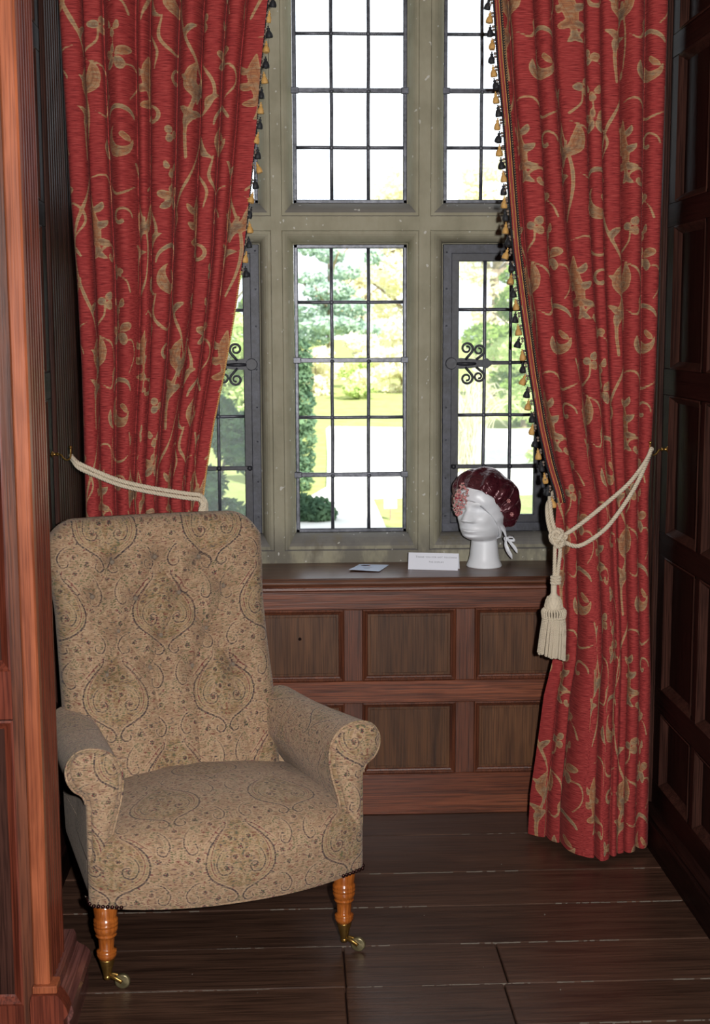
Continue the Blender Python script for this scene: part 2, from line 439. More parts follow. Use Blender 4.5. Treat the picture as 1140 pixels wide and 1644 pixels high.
# ------------------------------------------------------------------ near pier (the opening's jamb), left of the picture
YP0, YP1, XP = 2.75, 2.945, -.535
pr = MB(); pr.box(-.700, XP - .012, YP0 + .03, YP1, 0, 2.9)
pier = tag(pr.build('trim_4', M['dark_void']), 'near panelled oak jamb with reeded reveal and block base', 'jamb', kind='structure')
m = MB(); reeded(m, XP - .006, -1, YP0 + .012, YP1, .145, 2.9, 7, .007); m.build('reeded_reveal', M['pier_red'], pier)
MB().box(-.5685, XP, YP0, YP0 + .034, .155, 2.9, .004).build('edge_strip', M['pier'], pier)
MB().box(-.595, -.567, YP0 + .018, YP0 + .04, .05, 2.9).build('stile', M['oak_z'], pier)
for (za, zb) in ((.105, .736), (.842, 2.1), (2.2, 2.85)):
    L = []
    for (a, d) in [(0, 0), (.2, -.15), (.5, .3), (.75, .7), (1, 1)]:
        q = a * .022; yy = YP0 + .014 + d * .012
        L.append([(-1.02 + q, yy, za + q), (-.594 - q, yy, za + q), (-.594 - q, yy, zb - q), (-1.02 + q, yy, zb - q)])
    MB().grid(np.array(L), False, cu=True).build('panel_moulding', M['pier_red'], pier)
    MB().box(-1.0, -.606, YP0 + .025, YP0 + .045, za + .01, zb - .01).build('panel', M['reed'], pier)
for (za, zb) in ((.0, .105), (.736, .842), (2.1, 2.2)):
    MB().box(-1.02, -.594, YP0 + .018, YP0 + .045, za, zb, .002).build('rail', M['pier_red'], pier)
# base: block, bead and a moulded skirting that returns along the reveal
MB().box(-.571, XP + .016, YP0 - .008, YP0 + .04, .140, .157, .002).build('base_fillet', M['pier'], pier)
m = MB(); m.prism([(-.575, .0), (-.575, .125), (-.572, .140), (XP + .018, .140), (XP + .026, .130), (XP + .036, .112), (XP + .040, .098), (XP + .034, .090), (XP + .030, .085), (XP + .030, 0)], YP0 - .016, YP0 + .03, axis=1); m.build('base_block', M['pier_red'], pier)
m = MB(); m.prism([(XP - .02, 0), (XP - .02, .146), (XP + .004, .146), (XP + .008, .136), (XP + .010, .116), (XP + .018, .110), (XP + .030, .104), (XP + .040, .092), (XP + .043, .078), (XP + .040, .066), (XP + .034, .058), (XP + .034, 0)], YP0 + .03, YP1 + .10, axis=1); m.build('base_moulding', M['pier_y'], pier)

# ------------------------------------------------------------------ rest of the room: near walls, ceiling
def wallbox(name, a, label, mt='plaster'):
    m = MB(); m.box(*a); return tag(m.build(name, M[mt]), label, 'wall', kind='structure')
wallbox('wall_near_left', (-3.0, -1.0, 2.79, 2.945, 0, 2.9), 'oak panelled wall of the room beyond the jamb', 'dark_void')
wallbox('wall_near_right', (1.12, 3.0, 2.79, 2.945, 0, 2.9), 'oak panelled wall of the room right of the recess', 'dark_void')
wallbox('wall_outer_left', (-3.1, -3.0, -1.6, 2.945, -.02, 2.9), 'far left wall of the room', 'dark_void')
wallbox('wall_outer_right', (3.0, 3.1, -1.6, 2.945, -.02, 2.9), 'far right wall of the room', 'dark_void')
wallbox('wall_front', (-3.1, 3.1, -1.7, -1.6, -.02, 2.9), 'plain dark wall behind the viewer', 'dark_void')
m = MB(); m.box(-3.1, 3.1, -1.7, 4.62, 2.9, 3.02); tag(m.build('ceiling', M['plaster']), 'plain plaster ceiling', 'ceiling', kind='structure')

m = MB(); m.box(-14.0, 7.2, 4.05, 4.62, 3.02, 14.9); tag(m.build('house_wall', M['stone']), 'upper stone storeys of the house above the window', 'wall', kind='structure')
# ------------------------------------------------------------------ stone mullioned window with leaded lights
YF, YG, YO = 4.41, 4.49, 4.60
win = empty('window_1', (.186, 4.5, .772)); win['kind'] = 'structure'
tag(win, 'tall stone mullioned window with leaded lights and iron casements', 'window')
def wb_(mb, name, m): # geometry is written in room coordinates
    o = mb.build(name, m); o.parent = win; o.matrix_parent_inverse = Matrix.Translation(-Vector(win.location)); return o
def cav(a0, b0, a1, b1, n=7):
    """concave quarter from (a0,b0) on the face to (a1,b1) at the glass"""
    r = []
    for k in range(n + 1):
        t = PI / 2 * k / n
        r.append((a0 + (a1 - a0) * math.sin(t), b0 + (b1 - b0) * (1 - math.cos(t))))
    return r
def bar_section(o0, f0, f1, o1, e=.0006):
    """plan of a mullion: fillet f0..f1 on the face, openings at o0 and o1"""
    s = [(f0, YF - e), (f1, YF - e)]
    # slim sunk quirk beside the fillet, then the hollow
    s += [(f1 + .002, YF + .004)] + [(q[0], q[1]) for q in cav(f1 + .003, YF + .005, o1 - .003, YG - .008)] + [(o1, YG - .006), (o1, YG + .05)]
    s += [(f1, YO), (f0, YO)]
    s += [(o0, YG + .05), (o0, YG - .006)] + cav(f0 - .003, YF + .005, o0 + .003, YG - .008)[::-1] + [(f0 - .002, YF + .004)]
    return s
ZS, ZH = .862, 2.84
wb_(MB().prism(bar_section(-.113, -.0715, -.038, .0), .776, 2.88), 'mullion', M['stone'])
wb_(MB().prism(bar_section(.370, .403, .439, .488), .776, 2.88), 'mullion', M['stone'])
# transom: the same section lying, openings z 1.811 (below) and 1.942 (above)
sec = [(y, z) for (z, y) in bar_section(1.811, 1.851, 1.895, 1.942, 0)]
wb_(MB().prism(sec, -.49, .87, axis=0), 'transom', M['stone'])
# sill: upright band on the ledge, steep hollow up to the glass
sil = [(YF, .770), (YF, .812), (YF + .006, .815)] + [(q[1], q[0]) for q in cav(.816, YF + .008, ZS, YG - .008)] + [(YG + .03, ZS + .002), (YO + .05, ZS - .04), (YO + .05, .74), (YF + .03, .74)]
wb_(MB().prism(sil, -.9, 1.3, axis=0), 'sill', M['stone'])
hd = [(YF, 3.0), (YF, 2.88)] + [(q[1], q[0]) for q in cav(2.878, YF + .004, ZH, YG - .008)] + [(YG + .05, ZH), (YO, 2.88), (YO, 3.0)]
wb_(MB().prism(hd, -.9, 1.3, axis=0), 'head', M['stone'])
def jamb(o, f, far, s):
    p = [(f, YF)] + [(f + s * .002, YF + .004)] + cav(f + s * .003, YF + .005, o - s * .003, YG - .008) + [(o, YG - .006), (o, YG + .05), (f, YO), (far, YO), (far, YF)]
    return p
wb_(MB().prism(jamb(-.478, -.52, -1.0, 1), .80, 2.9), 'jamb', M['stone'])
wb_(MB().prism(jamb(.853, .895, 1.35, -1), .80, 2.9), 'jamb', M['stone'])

def quad_pane(parent, x0, x1, z0, z1, y):
    m = MB(); ax, az = RNG.uniform(-.004, .004, 2)
    cx, cz = (x0 + x1) / 2, (z0 + z1) / 2
    v = []
    for dy in (0, .003):
        for (x, z) in ((x0, z0), (x1, z0), (x1, z1), (x0, z1)):
            v.append((x, y + dy + (x - cx) * ax + (z - cz) * az, z))
    m.add(v, [(0, 1, 2, 3), (7, 6, 5, 4), (0, 4, 5, 1), (1, 5, 6, 2), (2, 6, 7, 3), (3, 7, 4, 0)])
    o = wb_(m, 'pane', M['glass']); o.parent = parent; o.matrix_parent_inverse = Matrix.Translation(-Vector(win.location)) ; return o
def came(mb, p0, p1, wd, dp, y):
    """rounded lead strip between two (x,z) points; slight hand-made waver"""
    n = 7; P = []
    for k in range(n):
        t = k / (n - 1); P.append((p0[0] + (p1[0] - p0[0]) * t + RNG.normal(0, .0006) * (0 < k < n - 1), y, p0[1] + (p1[1] - p0[1]) * t + RNG.normal(0, .0006) * (0 < k < n - 1)))
    mb.tube(P, 1.0, 8, True, flat=(dp, wd), nrm=(0, -1, 0))
def light(x0, x1, z0, z1, xb, zb, y, ew=.013, saddles=(), name='leaded_light'):
    """leaded light: edge came, inner cames at xb / zb; saddle bars are iron; panes are children"""
    m = MB()
    for (a, b) in (((x0, z0), (x1, z0)), ((x0, z1), (x1, z1)), ((x0, z0), (x0, z1)), ((x1, z0), (x1, z1))):
        m.box(min(a[0], b[0]) - ew * .5, max(a[0], b[0]) + ew * .5, y - .006, y + .009, min(a[1], b[1]) - ew * .5, max(a[1], b[1]) + ew * .5, .0025)
    for x in xb: came(m, (x, z0), (x, z1), .0058, .006, y + .001)
    for z in zb: came(m, (x0, z), (x1, z), .0056, .0055, y + .0005)
    for x in xb:
        for z in zb: m.ball((x, y - .003, z), .0085, 8, 5, (1, .6, 1))
    o = wb_(m, name, M['lead'])
    xs = [x0] + list(xb) + [x1]; zs = [z0] + list(zb) + [z1]
    for i in range(len(xs) - 1):
        for k in range(len(zs) - 1):
            quad_pane(o, xs[i], xs[i + 1], zs[k], zs[k + 1], y + .001)
    for z in saddles:
        b = MB(); b.box(x0 - .010, x1 + .010, y - .017, y - .007, z - .0075, z + .0075, .002)
        b.box(x0 - .012, x0 + .014, y - .019, y - .005, z - .010, z + .010, .002); b.box(x1 - .014, x1 + .012, y - .019, y - .005, z - .010, z + .010, .002)
        for x in xb: b.ball((x, y - .018, z - .004), .008, 7, 4)
        q = wb_(b, 'saddle_bar', M['lead']); q.parent = o
    return o
up_z = [2.119, 2.296, 2.474, 2.65]
for (a, b) in ((-.471, -.119), (.007, .364), (.494, .847)):
    d = (b - a) / 3
    light(a, b, 1.948, 2.832, [a + d, a + 2 * d], up_z, YG + .005, saddles=(2.296, 2.65))
low_z = [1.057, 1.247, 1.436, 1.625]
light(.007, .364, .868, 1.805, [.123, .244], low_z, YG + .005, saddles=(1.057, 1.436))

def casement(x0, x1, z0, z1, s, bars_x, bars_z):
    """iron casement: fixed outer frame, opening sash, leaded glazing, scrolled latch. s=+1: the latch stands at the left edge"""
    fr = empty('casement', (0, 0, 0)); fr.parent = win; fr.matrix_parent_inverse = Matrix.Translation(-Vector(win.location))
    def add(mb, nm, mt):
        o = mb.build(nm, mt); o.parent = fr; return o
    w1, w2 = .030, .027
    m = MB(); y0 = YG - .014
    m.box(x0, x1, y0, y0 + .02, z1 - w1, z1, .002); m.box(x0, x1, y0, y0 + .02, z0, z0 + w1, .002)
    m.box(x0, x0 + w1, y0 + .0004, y0 + .02, z0, z1, .002); m.box(x1 - w1, x1, y0 + .0004, y0 + .02, z0, z1, .002)
    for z in np.linspace(z0 + .05, z1 - .02, 8):
        for x in (x0 + .012, x1 - .012): m.ball((x, y0, z + RNG.uniform(-.01, .01)), .0032, 6, 3, (1, .5, 1))
    add(m, 'outer_frame', M['iron'])
    a0, a1, c0, c1 = x0 + w1 - .003, x1 - w1 + .003, z0 + w1 - .003, z1 - w1 + .003
    m = MB(); y1 = y0 + .007
    m.box(a0, a1, y1, y1 + .018, c1 - w2, c1, .0015); m.box(a0, a1, y1, y1 + .018, c0, c0 + w2, .0015)
    m.box(a0, a0 + w2, y1 + .0004, y1 + .018, c0, c1, .0015); m.box(a1 - w2, a1, y1 + .0004, y1 + .018, c0, c1, .0015)
    add(m, 'sash', M['iron_dark'])
    g = light(a0 + w2 - .002, a1 - w2 + .002, c0 + w2 - .002, c1 - w2 + .002, bars_x, bars_z, YG + .006, ew=.006)
    # re-hang the glazing under the casement: lead as a part, panes and bars beside it
    for ch in [o for o in COL.objects if o.parent == g]:
        ch.parent = fr; ch.matrix_parent_inverse = Matrix()
    g.parent = fr; g.matrix_parent_inverse = Matrix(); g.name = 'lead_came'
    b = MB(); zb = bars_z[0]
    b.box(a0 + .004, a1 - .004, y1 - .006, y1 + .004, zb - .007, zb + .007, .0015)
    for x in [a0 + .012] + list(bars_x) + [a1 - .012]: b.ball((x, y1 - .006, zb), .0085, 8, 5, (1, .7, 1))
    add(b, 'saddle_bar', M['iron_dark'])
    # latch
    lx = x0 + .028 if s > 0 else x1 - .028
    zl, yl = 1.424, y0 - .010
    L = MB()
    A = np.linspace(0, 2 * PI, 21)[:-1]
    L.lathe([(.0175, -.004), (.0195, -.0025), (.0195, .006)], 24, (lx, yl, zl), axis=1, smooth=False)
    pts = [(0, .013), (.030, .018), (.060, .016), (.092, .012), (.105, .012), (.118, .017), (.134, .004), (.136, 0)]
    poly = pts + [(p[0], -p[1]) for p in pts[::-1][1:]]
    L.prism([(lx + s * p[0], zl + p[1]) for p in poly], yl - .003, yl + .003, axis=1)
    L.box(min(lx + s * .135, lx + s * .19), max(lx + s * .135, lx + s * .19), yl - .003, yl + .004, zl - .0045, zl + .0045, .001)
    L.box(min(lx + s * .04, lx + s * .05), max(lx + s * .04, lx + s * .05), yl, y1 + .002, zl - .006, zl + .006)
    lt = add(L, 'latch_plate', M['iron_dark'])
    H = MB()
    H.tube([(lx + s * q, yl - .004 - .010 * math.sin(PI * (q - .018) / .062), zl - .001) for q in np.linspace(.018, .080, 9)], [.004, .0055, .006, .006, .006, .006, .0055, .005, .004], 8)
    add(H, 'latch_handle', M['iron_dark'])
    for sz in (1, -1):
        for (cx, cz, R, st) in ((.051, .049, .0205, .064), (.091, .043, .0185, .100)):
            P = []
            # stem from the plate up the outer side, then the volute
            P.append((st - .018, .012))
            th = np.linspace(-.25 * PI, 2.6 * PI, 34)
            for q, a in enumerate(th):
                r = R * (1 - .70 * q / 33)
                P.append((cx + r * math.cos(a), cz + r * math.sin(a)))
            P = smoothcurve(P, 60)
            rad = np.concatenate([np.linspace(.0058, .0048, 30), np.linspace(.0048, .0042, 24), np.linspace(.0044, .0052, 6)])
            V = MB(); V.tube([(lx + s * q[0], yl, zl + sz * q[1]) for q in P], rad, 7, True, flat=(1, .8), nrm=(0, -1, 0))
            add(V, 'latch_scroll', M['iron_dark'])
    return fr
zc = [1.081, 1.252, 1.426, 1.600]
casement(.488, .853, .862, 1.811, 1, [.629, .716], zc)
casement(-.478, -.113, .862, 1.811, -1, [-.341, -.254], zc)
# ------------------------------------------------------------------ woven patterns: signed distance of drawn motifs on a repeat, kept as a mesh attribute
class Tile:
    def __init__(s, W, H, step):
        s.W, s.H = W, H; s.nx, s.ny = int(round(W / step)), int(round(H / step)); s.sx, s.sy = W / s.nx, H / s.ny
        s.sdf = np.full((s.ny, s.nx), .05); s.tone = np.full((s.ny, s.nx), .5); s.fld = np.full((s.ny, s.nx), .05)
    def stroke(s, pts, wid, tone=.5, n=None, field=False, closed_fill=None):
        P = np.asarray(pts, float)
        L = np.sum(np.linalg.norm(np.diff(P, axis=0), axis=1)) if len(P) > 1 else 0
        if len(P) > 1:
            n = n or max(8, int(L / .0016)); Q = smoothcurve(P, n)
            wv = np.asarray(wid, float); R = np.interp(np.linspace(0, 1, n), np.linspace(0, 1, len(wv)), wv)
        else: Q = P; R = np.asarray(wid, float)[:1]
        mar = .016
        x0, x1 = (Q[:, 0] - R).min() - mar, (Q[:, 0] + R).max() + mar; y0, y1 = (Q[:, 1] - R).min() - mar, (Q[:, 1] + R).max() + mar
        ix = np.arange(math.floor(x0 / s.sx), math.ceil(x1 / s.sx) + 1); iy = np.arange(math.floor(y0 / s.sy), math.ceil(y1 / s.sy) + 1)
        if len(ix) > s.nx: ix = np.arange(s.nx)
        if len(iy) > s.ny: iy = np.arange(s.ny)
        X = ix * s.sx; Y = iy * s.sy
        D = np.full((len(iy), len(ix)), .05)
        for k in range(0, len(Q), 64):
            q, r = Q[k:k + 64], R[k:k + 64]
            d = np.sqrt((X[None, :, None] - q[None, None, :, 0]) ** 2 + (Y[:, None, None] - q[None, None, :, 1]) ** 2) - r
            D = np.minimum(D, d.min(axis=2))
        A = np.ix_(iy % s.ny, ix % s.nx)
        if field: s.fld[A] = np.minimum(s.fld[A], D); return
        cur = s.sdf[A]; m = D < cur
        s.sdf[A] = np.where(m, D, cur); s.tone[A] = np.where(m, tone, s.tone[A])
    def sample(s, u, v):
        x = np.mod(u / s.sx, s.nx); y = np.mod(v / s.sy, s.ny)
        i = np.floor(x).astype(int) % s.nx; j = np.floor(y).astype(int) % s.ny; a = x - np.floor(x); b = y - np.floor(y)
        i2, j2 = (i + 1) % s.nx, (j + 1) % s.ny
        f = lambda G: (G[j, i] * (1 - a) + G[j, i2] * a) * (1 - b) + (G[j2, i] * (1 - a) + G[j2, i2] * a) * b
        return np.stack([f(s.sdf), f(s.tone), f(s.fld)], axis=-1).astype(np.float32)

def xf(x, y, rot, sc, mir=1):
    c, q = math.cos(rot), math.sin(rot)
    return lambda pts: [(x + sc * (mir * p[0] * c - p[1] * q), y + sc * (mir * p[0] * q + p[1] * c)) for p in pts]
def leaf(T, f, p0, p1, bend, w, tone, sc=1):
    a, b = np.array(p0), np.array(p1); d = b - a; nn = np.array([-d[1], d[0]])
    T.stroke(f([a, a + d * .35 + nn * bend, a + d * .7 + nn * bend * .8, a + d * .93]), [.0002, .0011, .0009, .0002], 0, field=True)
    for k_ in (.38, .6):
        for s_ in (1, -1): T.stroke(f([a + d * k_ + nn * bend * .95, a + d * (k_ + .2) + nn * (bend * .95 + s_ * w / np.linalg.norm(d) * .62)]), [.0007, .0003], 0, field=True)
    T.stroke(f([a, a + d * .35 + nn * bend, a + d * .7 + nn * bend * .8, b]), [w * sc * q for q in (.18, .55, 1, .95, .6, .05)], tone)
def motif_spray(T, x, y, rot=0, sc=1, mir=1):
    f = xf(x, y, rot, sc, mir)
    T.stroke(f([(0, -.14), (-.012, -.07), (-.004, 0), (.012, .05)]), [.003 * sc, .0045 * sc, .004 * sc], .35)
    for (a, b, bd, w, t) in [((-.008, -.02), (-.045, .055), -.25, .011, .75), ((0, 0), (-.012, .085), .15, .014, .2), ((.004, .01), (.03, .095), -.2, .015, .25), ((.005, -.01), (.05, .04), .25, .012, .8), ((-.012, -.07), (-.04, -.02), -.3, .009, .35), ((-.011, -.08), (.028, -.03), .3, .0105, .6)]:
        leaf(T, f, a, b, bd, w, t, sc)
def motif_comma(T, x, y, rot=0, sc=1, mir=1):
    f = xf(x, y, rot, sc, mir)
    A = np.linspace(math.radians(118), math.radians(345), 12)
    T.stroke(f([(.034 * math.cos(a), .038 * math.sin(a)) for a in A]), [q * sc for q in (.001, .005, .010, .0145, .016, .015, .011, .006, .002)], .3)
    T.stroke(f([(.008, .008), (.018, -.004), (.026, -.012)]), [.007 * sc, .008 * sc, .002 * sc], .15)
    A = np.linspace(math.radians(170), math.radians(20), 9)
    T.stroke(f([(.046 * math.cos(a) + .0, .052 * math.sin(a) + .03) for a in A]), [q * sc for q in (.0022, .0045, .0065, .006, .003)], .75)
def motif_trefoil(T, x, y, rot=0, sc=1, mir=1):
    f = xf(x, y, rot, sc, mir)
    for k, t in ((90, .55), (215, .8), (325, .35)):
        a = math.radians(k); T.stroke(f([(.013 * math.cos(a), .013 * math.sin(a)), (.017 * math.cos(a), .017 * math.sin(a))]), [.0105 * sc, .0085 * sc], t)
    T.stroke(f([(.0, -.01), (.012, -.04), (.004, -.075)]), [.002 * sc, .0024 * sc, .003 * sc], .5)
def motif_acanthus(T, x, y, rot=0, sc=1, mir=1):
    f = xf(x, y, rot, sc, mir)
    T.stroke(f([(.01, .085), (0, .04), (.004, -.01), (-.002, -.065)]), [q * sc for q in (.002, .010, .015, .015, .011, .002)], .12)
    for (a, b, bd, w, t) in [((.004, .05), (-.035, .07), .3, .009, .4), ((.004, .05), (.036, .062), -.3, .009, .7), ((0, .02), (-.040, .02), .35, .0105, .3), ((.002, .02), (.040, .012), -.35, .0105, .8), ((.002, -.015), (-.036, -.035), .3, .0105, .2), ((.002, -.015), (.036, -.045), -.3, .010, .6), ((0, -.045), (-.018, -.082), .2, .008, .5), ((0, -.045), (.018, -.088), -.2, .008, .75)]:
        leaf(T, f, a, b, bd, w, t, sc)
def motif_flower(T, x, y, rot=0, sc=1, mir=1):
    f = xf(x, y, rot, sc, mir)
    for k, L, w, t in ((15, .046, .013, .3), (-70, .042, .013, .65), (-140, .05, .011, .8), (160, .042, .012, .35), (95, .03, .008, .5)):
        a = math.radians(k); leaf(T, f, (.006 * math.cos(a), .006 * math.sin(a)), (L * math.cos(a), L * math.sin(a)), .12, w, t, sc)
    for (px_, py_, r) in ((.0, .06, .010), (.016, .078, .009), (-.012, .084, .008)): T.stroke(f([(px_, py_), (px_ * 1.3, py_ + .012)]), [r * sc, r * .5 * sc], .45)
    T.stroke(f([(0, .02), (.002, .07)]), [.002 * sc, .0018 * sc], .5)
def tendril(T, pts, w=.0034, tone=.45): T.stroke(pts, [w * .5, w, w * 1.15, w, w * .45], tone)
def curl(T, x, y, a0, turns, r0, r1, w0, w1, tone=.5, sgn=1):
    th = np.linspace(0, turns * 2 * PI, 18)
    T.stroke([(x + (r0 + (r1 - r0) * k / 17) * math.cos(a0 + sgn * t), y + (r0 + (r1 - r0) * k / 17) * math.sin(a0 + sgn * t)) for k, t in enumerate(th)], list(np.linspace(w0, w1, 6)), tone)
def curtain_tile():
    T = Tile(.50, .74, .0025)
    for (ox, oy, mi) in ((.12, 0, 1), (.37, .37, 1)):
        X = lambda a: ox + mi * a
        # serpentine main stem
        st = [(X(.055 * math.sin(2 * PI * (k / 12) + .6)), oy + .74 * k / 12) for k in range(13)]
        T.stroke(st, [.0026, .0042, .003, .0045, .003, .004, .0026], .5)
        motif_spray(T, X(.02), oy + .16, -.12, 1.12, mi)
        motif_comma(T, X(-.075), oy + .43, 0.1, 1.0, mi)
        motif_trefoil(T, X(.085), oy + .36, -.5, 1.05, mi)
        motif_acanthus(T, X(.055), oy + .56, .18, 1.02, mi)
        motif_flower(T, X(-.085), oy + .645, .1, .95, mi)
        motif_trefoil(T, X(-.095), oy + .07, .6, .95, mi)
        tendril(T, [(X(.05), oy + .27), (X(.1), oy + .24), (X(.125), oy + .18), (X(.1), oy + .12), (X(.07), oy + .13)])
        curl(T, X(.105), oy + .485, PI, .95, .034, .008, .0026, .0065, .4, -mi)
        tendril(T, [(X(-.03), oy + .30), (X(-.085), oy + .28), (X(-.125), oy + .32), (X(-.12), oy + .38)], .0036)
        tendril(T, [(X(-.05), oy + .53), (X(-.02), oy + .58), (X(-.04), oy + .62), (X(-.08), oy + .62)], .003)
        curl(T, X(-.075), oy + .215, 0, .8, .032, .010, .0024, .006, .6, mi)
        tendril(T, [(X(.045), oy + .69), (X(.09), oy + .70), (X(.12), oy + .66), (X(.115), oy + .61)], .003)
        leaf(T, xf(X(.115), oy + .03, .5, 1, mi), (0, -.03), (.0, .035), .2, .010, .6)
        leaf(T, xf(X(-.13), oy + .52, -.7, 1, mi), (0, -.02), (.0, .03), .2, .008, .4)
        leaf(T, xf(X(.0), oy + .33, -.5, 1, mi), (0, -.02), (.004, .03), .25, .009, .7)
    return T
CT = curtain_tile()

def curtain_mat():
    t = NT('red_chenille')
    at = t.n('Attribute', attribute_name='pat').outputs['Vector']; uv = t.n('Attribute', attribute_name='cloth').outputs['Vector']
    x = t.n('SeparateXYZ', {0: at})
    d, tone, vn = x.outputs[0], x.outputs[1], x.outputs[2]
    fine = t.noise(t.mapping(uv, (120, 700, 1)), 1.0, 2, .6)
    slub = t.noise(t.mapping(uv, (38, 420, 1)), 1.0, 3, .6)
    wob = t.math('MULTIPLY', t.math('SUBTRACT', fine, .5), .004)
    dd = t.math('ADD', d, wob)
    mask = t.smooth(dd, .0009, -.0009)
    red = t.ramp(slub, [(.30, C(98, 30, 32)), (.48, C(146, 50, 49)), (.74, C(176, 76, 71))])
    n1 = t.noise(t.mapping(uv, (60, 90, 1)), 1.0, 3, .6)
    tn = t.math('ADD', t.math('MULTIPLY', tone, .75), t.math('MULTIPLY', t.math('SUBTRACT', n1, .5), 1.7), clamp=True)
    gold = t.ramp(tn, [(.05, C(158, 106, 72)), (.32, C(160, 128, 96)), (.6, C(138, 120, 96)), (1, C(112, 102, 88))])
    rim = t.smooth(dd, -.0036, -.0008)
    vein = t.smooth(t.math('ABSOLUTE', t.math('ADD', dd, .0075)), .0010, .0003)
    gold = t.mix(t.math('MULTIPLY', rim, .55), gold, C(190, 154, 110))
    gold = t.mix(t.math('MULTIPLY', vein, .5), gold, C(124, 74, 52))
    gold = t.mix(t.math('MULTIPLY', t.smooth(slub, .54, .36), .65), gold, C(116, 66, 54))
    gold = t.mix(t.math('MULTIPLY', t.smooth(vn, .0016, -.0004), .65), gold, C(112, 78, 58))
    c = t.mix(mask, red, gold)
    h = t.math('ADD', t.math('MULTIPLY', fine, .6), t.math('ADD', slub, t.math('MULTIPLY', mask, .6)))
    return t.bsdf(c, .85, t.bump(h, .25, .002), Specular_IOR_Level=.15, Sheen_Weight=.06, Sheen_Roughness=.4, Sheen_Tint=(.9, .4, .38, 1))
M['curtain'] = curtain_mat()
M['cream_rope'] = plain('cream_cord', C(204, 190, 168), .75, spec=.3, scale=300)
M['gold_thread'] = plain('old_gold_thread', C(196, 150, 84), .6, spec=.4, scale=300, var=.25)
M['black_thread'] = plain('black_thread', C(34, 34, 38), .6, spec=.35, scale=300)
M['red_braid'] = plain('crimson_braid', C(128, 32, 30), .7, scale=300, var=.3)
M['brass'] = iron_mat('aged_brass', C(128, 96, 44), C(190, 150, 84), .28, metal=.9)

def tab(tb, z):
    a = np.array(sorted(tb)); return np.interp(z, a[:, 0], a[:, 1])
class Curtain:
    def __init__(s, xl, xr, yl, ym, yr, cr_top, cr_bot, amp, hem, seed, edge=0):
        s.__dict__.update(xl=xl, xr=xr, yl=yl, ym=ym, yr=yr, ct=np.array([0] + cr_top + [1.]), cb=np.array([0] + cr_bot + [1.]), amp=amp, hem=hem, edge=edge)
        s.r = np.random.default_rng(seed); s.aw = s.r.uniform(.75, 1.15, len(cr_top) + 1); s.ph = s.r.uniform(0, 6.28, len(cr_top) + 1)
    def pt(s, S, Z):
        """S in 0..1 across, Z height -> xyz; columns between sharp creases"""
        S = np.asarray(S, float); Z = np.asarray(Z, float)
        f = np.clip((2.45 - Z) / 2.4, 0, 1); f = f * f * (3 - 2 * f)
        n = len(s.ct)
        wig = .008 * np.sin(Z[..., None] * 2.3 + np.arange(n) * 1.7) * (np.arange(n) > 0) * (np.arange(n) < n - 1)
        cr = s.ct[None] * (1 - f[..., None]) + s.cb[None] * f[..., None] + wig
        k = np.clip((S[..., None] >= cr).sum(-1) - 1, 0, n - 2)
        c0 = np.take_along_axis(cr, k[..., None], -1)[..., 0]; c1 = np.take_along_axis(cr, (k + 1)[..., None], -1)[..., 0]
        q = np.clip((S - c0) / (c1 - c0), 0, 1)
        if s.edge == 0: q = np.where(k == 0, .36 + .64 * q, q)
        if s.edge == 1: q = np.where(k == n - 2, .64 * q, q)
        x0, x1 = tab(s.xl, Z), tab(s.xr, Z); wd = (c1 - c0) * (x1 - x0)
        hgt = np.clip(1 - np.abs(2 * q - 1) ** 2.3, 0, 1) ** .62
        A = s.amp * np.clip(wd / .055, .4, 1.3) * s.aw[k] * (1 + .12 * np.sin(Z * 3.1 + s.ph[k]))
        y = tab(s.yl, Z) * np.clip(1 - 2 * S, 0, 1) + tab(s.ym, Z) * (1 - np.abs(2 * S - 1)) + tab(s.yr, Z) * np.clip(2 * S - 1, 0, 1)
        y = y - A * (hgt - .45)
        x = x0 + S * (x1 - x0) + .10 * wd * np.sin(2 * PI * q) * np.sin(s.ph[k] + Z * .4) - .05 * wd * np.sin(2 * PI * q)
        return np.stack([x, y, Z + 0 * x], -1)
    def cloth(s, name, mat, parent, nu, nv, ztop, u0, v0, stretch=.98):
        S = np.linspace(0, 1, nu); t = np.linspace(0, 1, nv)
        hz = np.interp(S, *zip(*s.hem))
        Zg = ztop + (hz[None, :] - ztop) * t[:, None]; Sg = np.broadcast_to(S, Zg.shape)
        P = s.pt(Sg, Zg)
        # cloth width: arc length at mid height
        d = np.linalg.norm(np.diff(s.pt(S, np.full(nu, 1.9)), axis=0), axis=1); u = np.concatenate([[0], np.cumsum(d)]) * stretch / 1.28
        U = np.broadcast_to(u, Zg.shape) + u0; V = Zg + v0
        m = MB(); m.grid(P, True, flip=True)
        me = m.mesh(name, mat)
        a = me.attributes.new('pat', 'FLOAT_VECTOR', 'POINT'); a.data.foreach_set('vector', CT.sample(U.ravel(), V.ravel()).ravel())
        a = me.attributes.new('cloth', 'FLOAT_VECTOR', 'POINT'); a.data.foreach_set('vector', np.stack([U, V, 0 * U], -1).astype(np.float32).ravel())
        o = bpy.data.objects.new(name, me); COL.objects.link(o); o.parent = parent; return o
